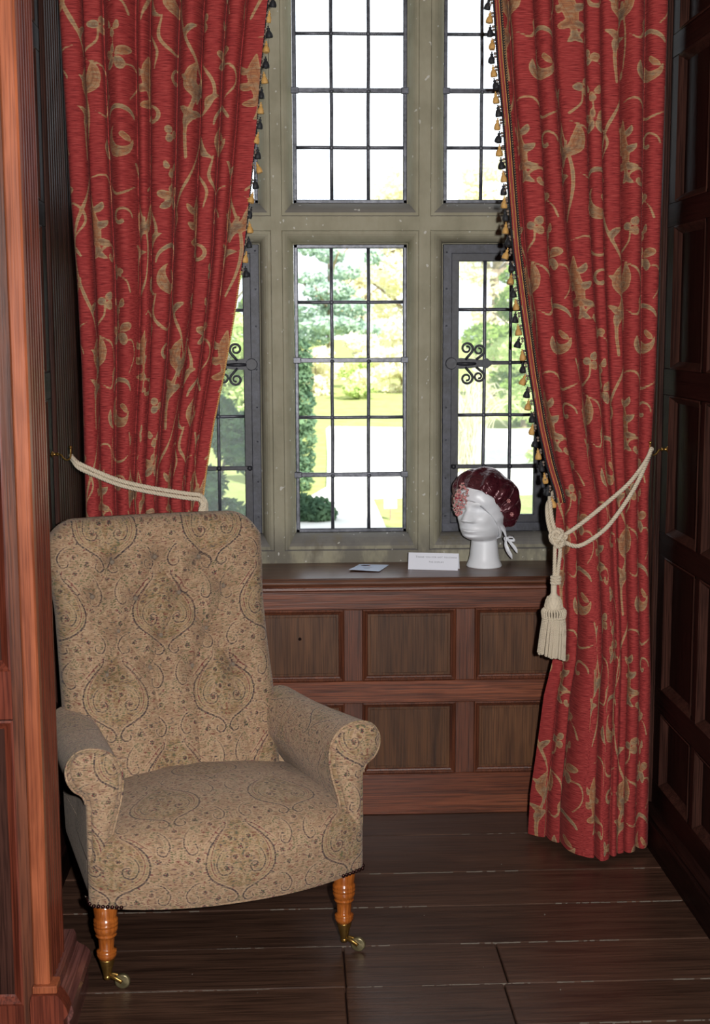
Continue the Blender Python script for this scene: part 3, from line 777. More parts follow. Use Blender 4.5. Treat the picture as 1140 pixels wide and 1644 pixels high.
def rope(mb, path, R, pitch, strands=3, seg=6, per=9):
    P0 = np.asarray(path, float); L = np.sum(np.linalg.norm(np.diff(P0, axis=0), axis=1)); n = max(12, int(L / pitch * per))
    P = smoothcurve(P0, max(40, len(P0) * 8)); d = np.concatenate([[0], np.cumsum(np.linalg.norm(np.diff(P, axis=0), axis=1))]); L = d[-1]; n = max(12, int(L / pitch * per))
    q = np.linspace(0, L, n); P = np.stack([np.interp(q, d, P[:, k]) for k in range(3)], -1)
    T = np.gradient(P, axis=0); T /= np.linalg.norm(T, axis=1)[:, None]
    a = np.array([0, 1.0, .1]); N = np.zeros_like(P)
    for i in range(n): a = a - T[i] * (a @ T[i]); a /= np.linalg.norm(a); N[i] = a
    B = np.cross(T, N); rs = R * {2: .50, 3: .455, 4: .42}[strands]; ro = R - rs
    for k in range(strands):
        th = 2 * PI * (q / pitch + k / strands)
        mb.tube(P + ro * (np.cos(th)[:, None] * N + np.sin(th)[:, None] * B), rs, seg)
    return mb
def tassel_mesh(mt, nm):
    m = MB()
    m.lathe([(.0008, .0), (.0022, -.001), (.0022, -.003), (.0012, -.0045), (.0042, -.007), (.0046, -.0095), (.0036, -.012), (.0048, -.0135), (.0074, -.0175), (.0090, -.023), (.0092, -.029), (.0078, -.032)], 9)
    v = np.array(m.v)
    ang = np.arctan2(v[:, 1], v[:, 0]); k = np.clip((-.012 - v[:, 2]) / .018, 0, 1)
    v[:, :2] *= (1 + .16 * k * np.sign(np.sin(ang * 9 / 2 + .3)))[:, None]
    m.v = list(map(tuple, v)); return m.mesh(nm, mt)
TS = {'g': tassel_mesh(M['gold_thread'], 'tassel'), 'k': tassel_mesh(M['black_thread'], 'tassel')}
beadm = MB()
for (x, y, z, r) in ((0, 0, 0, .0042), (.001, .001, -.008, .0038), (-.003, -.001, -.0145, .0034)): beadm.lathe([(.0005, -r), (r * .8, -r * .6), (r, 0), (r * .8, r * .6), (.0005, r)], 8, (x, y, z))
BEAD = beadm.mesh('netted_bead', plain('netted_bead', C(120, 104, 92), .4, var=.6, scale=700))

# ---- right curtain
RC = Curtain(
    xl=[(2.88, .500), (2.42, .540), (2.254, .554), (2.09, .572), (1.925, .587), (1.757, .603), (1.586, .628), (1.414, .654), (1.274, .679), (1.16, .706), (1.06, .738), (.972, .735), (.828, .738), (.70, .744), (.59, .741), (.475, .722), (.29, .711), (.15, .700), (.0, .700)],
    xr=[(2.88, 1.033), (2.4, 1.031), (1.93, 1.028), (1.41, 1.025), (1.056, 1.013), (.87, 1.019), (.5, 1.036), (.0, 1.040)],
    yl=[(2.88, 3.78), (1.2, 3.78), (.7, 3.79), (.3, 3.89), (0, 3.95)], ym=[(2.88, 3.80), (1.2, 3.785), (.7, 3.76), (0, 3.715)], yr=[(2.88, 3.81), (0, 3.815)],
    cr_top=[.09, .225, .345, .52, .60, .715, .885], cr_bot=[.13, .235, .48, .60, .67, .745, .865], amp=.062,
    hem=[(0, .016), (.25, .018), (.5, .014), (.75, .018), (1, .02)], seed=4)
cr = tag(empty('curtain', (.87, 3.80, .015)), 'right red curtain with gold scrolling vines and tasselled braid edge', 'curtain', 'red patterned window curtains')
inv = lambda o: Matrix.Translation(-Vector(o.location))
c1 = RC.cloth('cloth', M['curtain'], cr, 260, 520, 2.86, .10, .02); c1.matrix_parent_inverse = inv(cr)
def trim(C_, S0, zs, sx, root, behind=0.0):
    """braid along the inner edge: two twisted cords with a red braid between"""
    def pth(dx, dy):
        s_ = dx / (tab(C_.xr, zs) - tab(C_.xl, zs))
        return [(p[0], p[1] + dy + .001 + behind, p[2]) for p in C_.pt(np.clip(s_ if S0 == 0 else 1 - s_, 0, 1), zs)]
    parts = []
    m = MB(); rope(m, pth(.017, -.008), .0042, .013, 2, 5, 7); parts.append(('edge_cord', m, 'black_thread'))
    m = MB(); P = np.array(pth(.0178, -.0100)); rope(m, P, .0017, .013, 2, 4, 7); parts.append(('fleck_cord', m, 'gold_thread'))
    m = MB(); m.tube(smoothcurve(pth(.0085, -.006), 90), .0052, 8, True, flat=(.5, 1), nrm=(0, -1, 0)); parts.append(('braid', m, 'red_braid'))
    m = MB(); rope(m, pth(.0120, -.0085), .0013, .008, 2, 4, 5); rope(m, pth(.0050, -.0080), .0011, .008, 2, 4, 5); parts.append(('gold_cord', m, 'gold_thread'))
    m = MB(); rope(m, pth(.0, -.005), .0036, .011, 2, 5, 7); parts.append(('heading_cord', m, 'black_thread'))
    for n_, mb, mt in parts:
        o = mb.build(n_, M[mt], root); o.matrix_parent_inverse = inv(root)
def tassels(C_, S0, z0, z1, step, sx, root, dy=0.0, off=.006):
    z = z0; k = 0
    while z > z1:
        e = C_.pt(np.array([S0]), np.array([z]))[0]
        g = 'g' if k % 2 == 0 else 'k'
        o = bpy.data.objects.new('tassel', TS[g]); COL.objects.link(o); o.parent = root; o.matrix_parent_inverse = inv(root)
        o.location = (e[0] - sx * (off + RNG.uniform(.004, .008)), e[1] - .004 + dy, z - .006); o.rotation_euler = (RNG.uniform(-.15, .15), RNG.uniform(-.2, .2) + sx * .12, RNG.uniform(0, 6))
        b = bpy.data.objects.new('netted_bead', BEAD); COL.objects.link(b); b.parent = root; b.matrix_parent_inverse = inv(root)
        b.location = (e[0] - sx * (off - .001), e[1] - .004 + dy, z + .004 - step * .45)
        z -= step; k += 1
zs = np.linspace(2.84, 1.052, 60)
trim(RC, 0.0, zs, 1, cr)
tassels(RC, 0.0, 2.80, 1.07, .0345, 1, cr)

# ---- left curtain
LC = Curtain(
    xl=[(2.88, -.640), (2.413, -.631), (2.17, -.624), (1.926, -.617), (1.675, -.606), (1.42, -.601), (1.16, -.602), (1.0, -.603), (.5, -.61), (0, -.62)],
    xr=[(2.88, .02), (2.406, -.0705), (2.246, -.0895), (2.085, -.104), (1.921, -.123), (1.756, -.142), (1.588, -.1685), (1.419, -.2005), (1.282, -.231), (1.144, -.255), (1.057, -.267), (.9, -.262), (.5, -.235), (0, -.20)],
    yl=[(2.88, 3.85), (0, 3.87)], ym=[(2.88, 3.85), (1.1, 3.84), (0, 3.87)], yr=[(2.88, 3.83), (1.1, 3.82), (0, 3.88)],
    cr_top=[.11, .205, .38, .445, .575, .705, .82, .905], cr_bot=[.165, .30, .43, .55, .64, .75, .84, .92], amp=.058,
    hem=[(0, .016), (.5, .014), (1, .016)], seed=9, edge=1)
cl = tag(empty('curtain', (-.40, 3.86, .015)), 'left red curtain with gold scrolling vines, hanging behind the armchair', 'curtain', 'red patterned window curtains')
c2 = LC.cloth('cloth', M['curtain'], cl, 260, 520, 2.86, .02, .22); c2.matrix_parent_inverse = inv(cl)
trim(LC, 1.0, np.linspace(2.84, 1.70, 40), -1, cl, .012)
tassels(LC, 1.0, 2.80, 1.70, .040, -1, cl, .012, .002)
m = MB(); rope(m, LC.pt(np.full(40, 1.0), np.linspace(1.70, 1.05, 40)) + np.array([-.001, .002, 0]), .0034, .013, 2, 5, 7)
o = m.build('edge_cord', M['gold_thread'], cl); o.matrix_parent_inverse = inv(cl)

# ---- brass hooks and cord tie-backs
def hook(x, s, y, z, label):
    h = tag(empty('brass_hook', (x, y, z)), label, 'hook', 'brass curtain hooks')
    m = MB(); m.lathe([(.0001, 0), (.009, 0), (.009, .002), (.006, .004), (.0045, .007), (.004, .014), (.0055, .016), (.0055, .018), (.003, .020)], 14, axis=0)
    m.v = [(-s * p[0], p[1], p[2]) for p in m.v]
    m.build('rose', M['brass'], h)
    m = MB(); P = smoothcurve([(.018, 0, 0), (.026, -.002, -.002), (.032, -.004, -.010), (.042, -.006, -.016), (.052, -.008, -.010), (.054, -.009, .004), (.054, -.009, .016)], 30)
    m.tube([(-s * p[0], p[1], p[2]) for p in P], [.0026] * 30, 8); m.ball((-s * .054, -.009, .020), .0048, 8, 6); m.build('arm', M['brass'], h)
    return h
hook(XR, 1, 3.80, 1.197, 'small brass hook holding the tasselled cord at the right wall')
hook(XL, -1, 3.80, 1.196, 'small brass hook holding the plain cord at the left wall')
tr = tag(empty('curtain_tieback', (.72, 3.70, .62)), 'cream twisted cord tie-back with big bullion tassel on right curtain', 'tieback', 'cream cord tie-backs')
def tb(nm, mb, root, mt='cream_rope', parent=None):
    o = mb.build(nm, M[mt]); o.parent = parent or root
    if parent is None: o.matrix_parent_inverse = inv(root)
    else: o.matrix_parent_inverse = inv(root)
    return o
Rr = .0068
m = MB()
rope(m, [(.748, 3.712, .965), (.797, 3.715, .998), (.876, 3.722, 1.060), (.938, 3.735, 1.112), (.990, 3.765, 1.170), (1.008, 3.785, 1.198), (1.013, 3.80, 1.195)], Rr, .024)
tb('upper_cord', m, tr)
m = MB()
rope(m, [(.744, 3.710, .950), (.776, 3.708, .936), (.807, 3.710, .942), (.860, 3.716, .977), (.897, 3.722, 1.018), (.938, 3.730, 1.076), (.970, 3.745, 1.128), (.998, 3.775, 1.176), (1.010, 3.798, 1.190)], Rr, .024)
tb('lower_cord', m, tr)
m = MB()
rope(m, [(.85, 3.86, 1.09), (.765, 3.84, 1.078), (.727, 3.80, 1.070), (.716, 3.752, 1.050), (.717, 3.73, 1.01), (.727, 3.715, .965)], Rr, .024)
rope(m, [(.84, 3.87, 1.07), (.760, 3.85, 1.060), (.722, 3.80, 1.050), (.707, 3.748, 1.03), (.708, 3.722, .99), (.720, 3.712, .955)], Rr, .024)
tb('loop_cord', m, tr)
# knot: turns wound round the cords
m = MB()
for (c, rx, rz, ti, dy) in (((.727, 3.708, .966), .019, .014, .5, 0), ((.730, 3.706, .953), .020, .013, -.35, .002), ((.728, 3.704, .958), .014, .021, .2, -.006)):
    A = np.linspace(0, 2 * PI, 15)
    rope(m, [(c[0] + rx * math.cos(a) * math.cos(ti) - rz * math.sin(a) * math.sin(ti), c[1] + dy + .012 * math.sin(a + ti), c[2] + rx * math.cos(a) * math.sin(ti) + rz * math.sin(a) * math.cos(ti)) for a in A], .0062, .022)
rope(m, [(.745, 3.71, .955), (.752, 3.700, .961), (.747, 3.70, .968), (.735, 3.70, .962)], .006, .022)
rope(m, [(.712, 3.712, .962), (.722, 3.694, .964), (.734, 3.690, .958), (.744, 3.700, .950)], .0062, .022)
rope(m, [(.716, 3.706, .950), (.724, 3.692, .954), (.734, 3.690, .964), (.742, 3.698, .972)], .0062, .022)
m.ball((.728, 3.705, .960), .012, 10, 8)
tb('knot', m, tr)
m = MB()
rope(m, [(.722, 3.703, .950), (.7205, 3.698, .92), (.7195, 3.694, .88), (.719, 3.69, .845)], .0060, .022); rope(m, [(.736, 3.702, .950), (.735, 3.697, .92), (.7305, 3.692, .88), (.726, 3.69, .845)], .0060, .022)
tb('hanging_cord', m, tr)
tx, ty = .718, 3.685
tsl = empty('tassel', (tx, ty, .74)); tsl.parent = tr; tsl.matrix_parent_inverse = inv(tr)
def tl(nm, mb):
    o = mb.build(nm, M['cream_rope']); o.parent = tsl; o.matrix_parent_inverse = inv(tsl); return o
m = MB()
for k, z in enumerate((.852, .844, .836)):
    A = np.linspace(0, 2 * PI, 16); rope(m, [(tx + .004 + .011 * math.cos(a), ty + .011 * math.sin(a), z) for a in A], .0050, .016)
tl('bound_knob', m)
m = MB(); m.lathe([(.0085, .835), (.0085, .808), (.011, .802), (.017, .797), (.022, .785), (.0245, .772), (.0245, .762), (.022, .755)], 24, (tx - .001, ty, 0))
for k in range(16):       # raised netting over the moulded head
    for sg in (1, -1):
        P = [((tx - .001) + r * math.cos(2 * PI * k / 16 + sg * (.80 - z) * 22), ty + r * math.sin(2 * PI * k / 16 + sg * (.80 - z) * 22), z) for (r, z) in ((.0178, .797), (.0228, .785), (.0252, .772), (.0252, .762))]
        m.tube(P, .0009, 4, False)
tl('moulded_head', m)
m = MB()
for k in range(26):
    a = 2 * PI * k / 26
    rope(m, [(tx + .0265 * math.cos(a), ty + .0265 * math.sin(a), .764), (tx + .033 * math.cos(a), ty + .033 * math.sin(a), .755), (tx + .031 * math.cos(a), ty + .031 * math.sin(a), .738)], .0036, .008, 2, 5, 6)
A = np.linspace(0, 2 * PI, 40); rope(m, [(tx + .0315 * math.cos(a), ty + .0315 * math.sin(a), .738) for a in A], .003, .008, 2, 5, 6)
tl('ruff', m)
m = MB()
for k in range(46):
    a = 2 * PI * k / 46 + RNG.uniform(-.03, .03); zb = .627 + RNG.uniform(-.003, .003) - .010 * math.cos(a)
    dx = RNG.uniform(-.001, .001); sway = -.006
    rope(m, [(tx + .029 * math.cos(a), ty + .027 * math.sin(a), .742), (tx + sway * .3 + .034 * math.cos(a) + dx, ty + .028 * math.sin(a), .70), (tx + sway + .0375 * math.cos(a) + dx, ty + .029 * math.sin(a), zb)], .0033, .0095, 2, 5, 7)
o = tl('bullion_skirt', m); o['kind'] = 'stuff'
# left tie-back: two parallel cords round the curtain
t2 = tag(empty('curtain_tieback', (-.40, 3.748, 1.1)), 'plain cream twisted cord tie-back round the left curtain', 'tieback', 'cream cord tie-backs')
for nm, dz, dy in (('upper_cord', .0, 0.0), ('lower_cord', -.0125, -.003)):
    m = MB()
    rope(m, [(-.632, 3.828, 1.190 + dz * .4), (-.622, 3.803, 1.184 + dz * .5), (-.600, 3.773 + dy, 1.172 + dz), (-.556, 3.789 + dy, 1.148 + dz), (-.49, 3.786 + dy, 1.122 + dz), (-.417, 3.784 + dy, 1.104 + dz), (-.345, 3.782 + dy, 1.091 + dz), (-.295, 3.782 + dy, 1.083 + dz), (-.268, 3.789 + dy, 1.078 + dz), (-.256, 3.778, 1.066 + dz), (-.253, 3.798, 1.050 + dz), (-.258, 3.828, 1.035 + dz), (-.28, 3.868, 1.03 + dz), (-.36, 3.888, 1.06 + dz)], .0066, .024)
    tb(nm, m, t2)
m = MB(); rope(m, [(-.272, 3.782, 1.070), (-.262, 3.778, 1.055), (-.268, 3.776, 1.040), (-.272, 3.780, 1.00)], .0064, .024); rope(m, [(-.258, 3.789, 1.065), (-.254, 3.782, 1.050), (-.260, 3.776, 1.030), (-.258, 3.782, .99)], .0064, .024)
tb('loop_end', m, t2)
# ------------------------------------------------------------------ button-back armchair in paisley chenille
def paisley_tile():
    T = Tile(.288, .432, .0016)
    rp = np.random.default_rng(21)
    def floret(x, y, r, tn):
        for k in range(6):
            an = k * PI / 3 + x * 50; T.stroke([(x + r * math.cos(an), y + r * math.sin(an)), (x + r * 1.25 * math.cos(an), y + r * 1.25 * math.sin(an))], [.0019], (tn, .55)[k % 2])
        T.stroke([(x, y), (x + .0004, y)], [.0022], .95 if tn < .5 else .1)
    def sprig(x, y, an, L, tn):
        c, q = math.cos(an), math.sin(an)
        T.stroke([(x, y), (x + L * .5 * c - L * .12 * q, y + L * .5 * q + L * .12 * c), (x + L * c, y + L * q)], [.0007, .0010, .0006], .9)
        for t_ in (.3, .55, .8, 1.0):
            for s_ in (1, -1):
                bx, by = x + L * t_ * c, y + L * t_ * q; T.stroke([(bx, by), (bx + L * .22 * (c * .5 - s_ * q), by + L * .22 * (q * .5 + s_ * c))], [.0006, .0015], tn if s_ > 0 else .9)
    def pair(x, y):
        for s in (1, -1):
            F = lambda L: [(x + s * a, y + b) for a, b in L]
            out = [(.022, .104), (.028, .082), (.050, .058), (.076, .022), (.082, -.014), (.070, -.044), (.040, -.066), (.016, -.080), (.006, -.098), (.016, -.112), (.030, -.106), (.028, -.094)]
            T.stroke(F(out), [.0010, .0019, .0022, .0023, .0023, .0022, .0021, .0018, .0014], .55)
            T.stroke(F([(.034, .074), (.060, .036), (.071, .000), (.062, -.034), (.036, -.056)]), [.0008, .0014, .0015, .0014, .0009], .05)
            T.stroke(F([(.026, .092), (.044, .078), (.064, .056), (.086, .034)]), [.0009, .0017, .0017, .0010], .1)
            # spiral paisley inside
            T.stroke(F([(.022, .030), (.046, .018), (.058, -.010), (.048, -.034), (.028, -.034), (.022, -.018), (.034, -.010), (.042, -.018)]), [.0009, .0015, .0018, .0018, .0016, .0014, .0011], .55)
            T.stroke(F([(.028, .020), (.044, .008), (.049, -.012)]), [.0007, .0012, .0009], .95)
            floret(x + s * .034, y - .021, .0042, .1); floret(x + s * .022, y + .050, .0040, .95); floret(x + s * .014, y + .006, .0040, .1)
            sprig(x + s * .006, y - .052, PI / 2 - s * .35, .034, .1)
            # leaf scallops riding on the outline
            for k in range(10):
                t_ = .6 + k * .62; i = int(t_); q = t_ - i; p = [out[i][m_] * (1 - q) + out[i + 1][m_] * q for m_ in (0, 1)]; l = math.hypot(p[0], p[1]) + 1e-6
                T.stroke(F([(p[0] + .0052 * p[0] / l, p[1] + .0052 * p[1] / l), (p[0] + .0115 * p[0] / l, p[1] + .0115 * p[1] / l + .001)]), [.0019, .0008], [.05, .95, .1, .55][k % 4])
            # second, smaller hooked paisley beside the pair
            T.stroke(F([(.104, .094), (.122, .070), (.128, .042), (.116, .020), (.100, .026), (.102, .044), (.112, .042)]), [.0010, .0017, .0020, .0019, .0016, .0014, .0011], .5)
            T.stroke(F([(.112, .074), (.119, .052), (.116, .034)]), [.0007, .0012, .0009], .95)
            T.stroke(F([(.092, -.050), (.112, -.058), (.126, -.082), (.118, -.104), (.102, -.102), (.100, -.088), (.110, -.084)]), [.0010, .0017, .0020, .0019, .0016, .0014, .0011], .5)
            floret(x + s * .100, y + .006, .0045, .1); floret(x + s * .116, y - .026, .004, .95); floret(x + s * .060, y + .096, .0042, .1); floret(x + s * .052, y - .098, .0042, .95); floret(x + s * .084, y - .078, .0038, .1)
            sprig(x + s * .086, y + .070, PI / 2 - s * .6, .026, .95); sprig(x + s * .110, y - .006, -s * .9 + PI / 2, .020, .1); sprig(x + s * .050, y - .078, -PI / 2 + s * .5, .028, .1); sprig(x + s * .134, y + .002, PI / 2, .026, .95)
            T.stroke(F([(.0, .098), (.012, .060), (.044, .030), (.060, -.002), (.052, -.030), (.022, -.048), (.0, -.05)]), [.008, .016, .021, .021, .018, .016], 0, field=True)
        T.stroke([(x, y + .095), (x, y + .02), (x, y - .05)], [.012, .028, .022], 0, field=True)
        floret(x, y + .076, .0048, .1); floret(x, y + .028, .0050, .95); floret(x, y - .128, .0044, .1); sprig(x, y - .122, PI / 2, .022, .95); sprig(x, y + .100, PI / 2, .026, .1)
    pair(.072, .118); pair(.216, .334)
    for k in range(420):    # small woven marks between the figures
        a, b = rp.uniform(0, .288), rp.uniform(0, .432); i, j = int(b / T.sy) % T.ny, int(a / T.sx) % T.nx
        if T.sdf[i, j] > .0042:
            an = rp.uniform(0, 6.28); L = rp.uniform(.001, .0045); T.stroke([(a, b), (a + L * math.cos(an), b + L * .6 * math.sin(an))], [rp.uniform(.0008, .0017)] * 2, rp.choice([.05, .1, .55, .95]))
    return T
PT = paisley_tile()
def paisley_mat():
    t = NT('paisley_chenille')
    x = t.n('SeparateXYZ', {0: t.n('Attribute', attribute_name='pat').outputs['Vector']}); d, tone, fld = x.outputs[0], x.outputs[1], x.outputs[2]
    uv = t.n('Attribute', attribute_name='cloth').outputs['Vector']
    nb = t.noise(t.mapping(uv, (160, 420, 1)), 1.0, 2, .6)
    sl = t.noise(t.mapping(uv, (70, 330, 1)), 1.0, 3, .65)
    cf = t.noise(t.mapping(uv, (34, 40, 1), (3, 5, 0)), 1.0, 2, .5)
    dd = t.math('ADD', d, t.math('MULTIPLY', t.math('SUBTRACT', nb, .5), .0035))
    infld = t.smooth(fld, .002, -.002)
    base = t.ramp(sl, [(.30, C(108, 86, 66)), (.47, C(154, 125, 99)), (.75, C(178, 149, 121))])
    green = t.ramp(sl, [(.30, C(90, 78, 52)), (.48, C(138, 112, 78)), (.75, C(164, 138, 102))])
    c = t.mix(t.math('MULTIPLY', infld, .6), base, green)
    # flecks of the figured weft
    fk = t.noise(t.mapping(uv, (120, 260, 1), (1, 2, 0)), 1.0, 1, .5)
    den = t.math('ADD', .590, t.math('MULTIPLY', t.math('SUBTRACT', .5, cf), .16))
    den = t.math('SUBTRACT', den, t.math('MULTIPLY', infld, .035))
    fm = t.smooth(t.math('SUBTRACT', fk, den), -.012, .02)
    fc = t.ramp(cf, [(.36, C(112, 58, 56)), (.46, C(84, 78, 78)), (.54, C(92, 98, 66)), (.64, C(118, 66, 60))])
    c = t.mix(t.math('MULTIPLY', fm, .85), c, fc)
    lc = t.ramp(tone, [(.15, C(110, 52, 56)), (.5, C(60, 50, 56)), (.62, C(62, 56, 58)), (.9, C(74, 82, 54))])
    lm = t.smooth(dd, .0007, -.0008)
    gap = t.math('SUBTRACT', 1.0, t.math('MULTIPLY', t.smooth(nb, .46, .60), .75))
    c = t.mix(t.math('MULTIPLY', t.math('MULTIPLY', lm, gap), .95), c, lc)
    halo = t.math('MULTIPLY', t.smooth(dd, .0042, .0016), t.math('SUBTRACT', 1.0, lm))
    c = t.mix(t.math('MULTIPLY', halo, .35), c, C(196, 168, 136))
    h = t.math('ADD', sl, t.math('MULTIPLY', nb, .7))
    return t.bsdf(c, .9, t.bump(h, .4, .003), Specular_IOR_Level=.12, Sheen_Weight=.16, Sheen_Roughness=.5, Sheen_Tint=(.95, .86, .80, 1))
M['paisley'] = paisley_mat()
M['walnut'] = wood('polished_walnut', 2, C(112, 50, 14), C(190, 108, 44), rough=.16, fig=.9, spec=.6, coat=.6, bump=.02, streak=.2)
M['stud'] = iron_mat('bronze_stud', C(44, 26, 24), C(80, 50, 46), .25, metal=.8)
M['button'] = plain('covered_button', C(118, 104, 90), .8, scale=500, var=.3)

ch = tag(empty('armchair', (-.1615, 3.0895, 0), math.radians(16.5)), 'button-back armchair in tan paisley cloth on turned legs with brass casters', 'armchair')
def fabric(P, U, name, parent, flip=False, cu=False):
    """grid with cloth coordinates U (nv,nu,2)"""
    m = MB(); m.grid(P, True, flip=flip, cu=cu); return fabric_mb(m, np.asarray(U).reshape(-1, 2), name, parent)
def fabric_mb(m, U, name, parent):
    me = m.mesh(name, M['paisley']); U = np.asarray(U, float)
    a = me.attributes.new('pat', 'FLOAT_VECTOR', 'POINT'); a.data.foreach_set('vector', PT.sample(U[:, 0], U[:, 1]).ravel())
    a = me.attributes.new('cloth', 'FLOAT_VECTOR', 'POINT'); a.data.foreach_set('vector', np.column_stack([U, 0 * U[:, 0]]).astype(np.float32).ravel())
    o = bpy.data.objects.new(name, me); COL.objects.link(o); o.parent = parent; return o
# --- backrest
zt = np.array([.30, .58, .70, .81, .86, .91, .96, 1.00, 1.05])
xlt = np.array([-.325, -.327, -.328, -.330, -.337, -.347, -.349, -.349, -.349])
xrt = np.array([.240, .240, .233, .230, .232, .236, .237, .236, .236])
def sm_interp(z, X):
    q = np.clip(z, .30, 1.05); a = np.interp(q - .02, zt, X); b = np.interp(q + .02, zt, X); c = np.interp(q, zt, X); return (a + b + c) / 3
btn = [(-.181, .931), (-.066, .938), (.055, .930), (-.236, .842), (-.124, .833), (-.006, .840), (.120, .848), (-.173, .750), (-.062, .733), (.062, .742), (-.210, .640), (-.097, .652), (.016, .648), (.130, .640)]
seg = []
for i, a in enumerate(btn):
    for b in btn[i + 1:]:
        if .05 < abs(a[1] - b[1]) < .13 and .03 < abs(a[0] - b[0]) < .085: seg.append((a, b, 1.0))
seg += [(btn[11], (-.072, .40), 1.0), (btn[12], (.014, .40), 1.0), (btn[10], (-.235, .42), .35), (btn[13], (.150, .42), .4), (btn[2], (.058, 1.04), .5), (btn[0], (-.20, 1.04), .35), (btn[1], (-.07, 1.04), .3)]
def dseg(X, Z, a, b):
    ax, az = a; dx, dz = b[0] - ax, b[1] - az; t = np.clip(((X - ax) * dx + (Z - az) * dz) / (dx * dx + dz * dz), 0, 1)
    return np.hypot(X - ax - t * dx, Z - az - t * dz)
nu, nv = 236, 300
u = np.linspace(-1, 1, nu); v = np.linspace(0, 1, nv)
ztop = 1.046 - .060 * np.clip((np.abs(u) - .70) / .30, 0, 1) ** 2.4 - .006 * u ** 2
Zg = .34 + (ztop[None, :] - .34) * v[:, None]
Xl, Xr = sm_interp(Zg, xlt), sm_interp(Zg, xrt)
Xg = (Xl + Xr) / 2 + (Xr - Xl) / 2 * u[None, :]
Yp = .40 + .16 * (Zg - .40) / .63 - .018 * np.clip((Zg - .93) / .12, 0, 1) ** 2          # slight roll forward at the head
bulge = .048 * (1 - np.abs(u[None, :]) ** 3.0) * np.clip((1.06 - Zg) / .10, 0, 1) ** .5
dp = np.zeros_like(Zg)
for (bx, bz) in btn:
    r = np.hypot(Xg - bx, Zg - bz); dp += .014 * np.exp(-(r / .012) ** 2) + .032 * np.exp(-(r / .042) ** 2)
cre = np.zeros_like(Zg)
for a, b, k in seg:
    d = dseg(Xg, Zg, a, b); cre = np.maximum(cre, k * (.006 * np.exp(-(d / .005) ** 2) + .018 * np.exp(-(d / .028) ** 2)))
dp = np.maximum(dp, 0) * .9 + cre
edge = np.minimum(np.minimum((Xg - Xl), (Xr - Xg)), (ztop[None, :] - Zg))
re = .040
rd = re - np.sqrt(np.clip(re ** 2 - np.clip(re - edge, 0, re) ** 2, 0, None))
Yg = Yp - bulge + dp * np.clip(edge / .03, 0, 1) + rd * .95
Pf = np.stack([Xg, Yg, Zg], -1)
Uf = np.stack([Xg + .055 + .216, Zg + dp * .4 - .05], -1)
mbk = MB(); mbk.grid(Pf, True); UU = [Uf.reshape(-1, 2)]
# wrap round the border and a plain outside back
bor = np.concatenate([Pf[:, 0][:, :], Pf[-1, 1:-1], Pf[::-1, -1]])
uvb = np.concatenate([Uf[:, 0], Uf[-1, 1:-1], Uf[::-1, -1]])
rings, ru = [], []
cxz = np.array([-.055, 0, .68])
for (dy, inset) in ((0, 0), (.010, -.0015), (.022, -.002), (.038, -.001), (.052, .006), (.060, .02)):
    q = bor.copy(); dirv = (q - cxz) * np.array([1, 0, 1]); dirv /= np.linalg.norm(dirv, axis=1)[:, None] + 1e-9
    q = q - dirv * inset; q[:, 1] = bor[:, 1] + dy; rings.append(q); ru.append(uvb - (dirv[:, [0, 2]]) * -dy)
mbk.grid(np.array(rings), True, flip=True); UU.append(np.array(ru).reshape(-1, 2))
last = rings[-1]
back = np.array([[(last[j] * (1 - t) + last[len(last) - 1 - j] * t) for t in np.linspace(0, 1, 12)] for j in range(0, len(last) // 2)])
mbk.grid(back, True); UU.append(np.stack([back[..., 0], back[..., 2]], -1).reshape(-1, 2))
fabric_mb(mbk, np.concatenate(UU), 'backrest', ch)
bm_ = MB(); bm_.lathe([(.0001, -.0045), (.004, -.004), (.0065, -.002), (.0072, .001), (.0065, .004)], 12, axis=1); bme = bm_.mesh('button', M['button'])
for (bx, bz) in btn:
    i = int(np.argmin(np.abs(Xg[150] - bx))); k = int(np.argmin(np.abs(Zg[:, i] - bz)))
    o = bpy.data.objects.new('button', bme); COL.objects.link(o); o.parent = ch; o.location = (bx, Yg[k, i] - .001, bz)
# --- seat and front apron in one sweep
cen = smoothcurve([(.47, .390), (.38, .412), (.25, .430), (.12, .432), (.02, .420), (-.055, .396), (-.092, .362), (-.100, .325), (-.096, .28), (-.086, .238), (-.080, .2215), (-.07, .2135), (0, .214)], 360)
cor = smoothcurve([(.47, .335), (.38, .350), (.25, .366), (.12, .374), (.05, .374), (.018, .366), (.004, .348), (.0, .325), (.0, .28), (.0, .238), (.003, .2245), (.015, .2155), (.07, .214)], 360)
us = np.linspace(-1, 1, 270); bw = (1 - np.abs(us) ** 2.2)
PYZ = cor[:, None, :] + (cen - cor)[:, None, :] * bw[None, :, None]
Xs = us * .336
rr = np.clip((np.abs(us) - .94) / .06, 0, 1)
Ps = np.stack([np.broadcast_to(Xs, PYZ.shape[:2]), PYZ[..., 0] + .018 * (1 - np.sqrt(np.clip(1 - rr ** 2, 0, 1)))[None, :], PYZ[..., 1]], -1)
sl_ = np.concatenate([[0], np.cumsum(np.linalg.norm(np.diff(cen, axis=0), axis=1))])
Us = np.stack([np.broadcast_to(Xs + .216, PYZ.shape[:2]), np.broadcast_to(-sl_[:, None] + .35 + .60, PYZ.shape[:2])], -1)
fabric(Ps, Us, 'seat', ch)
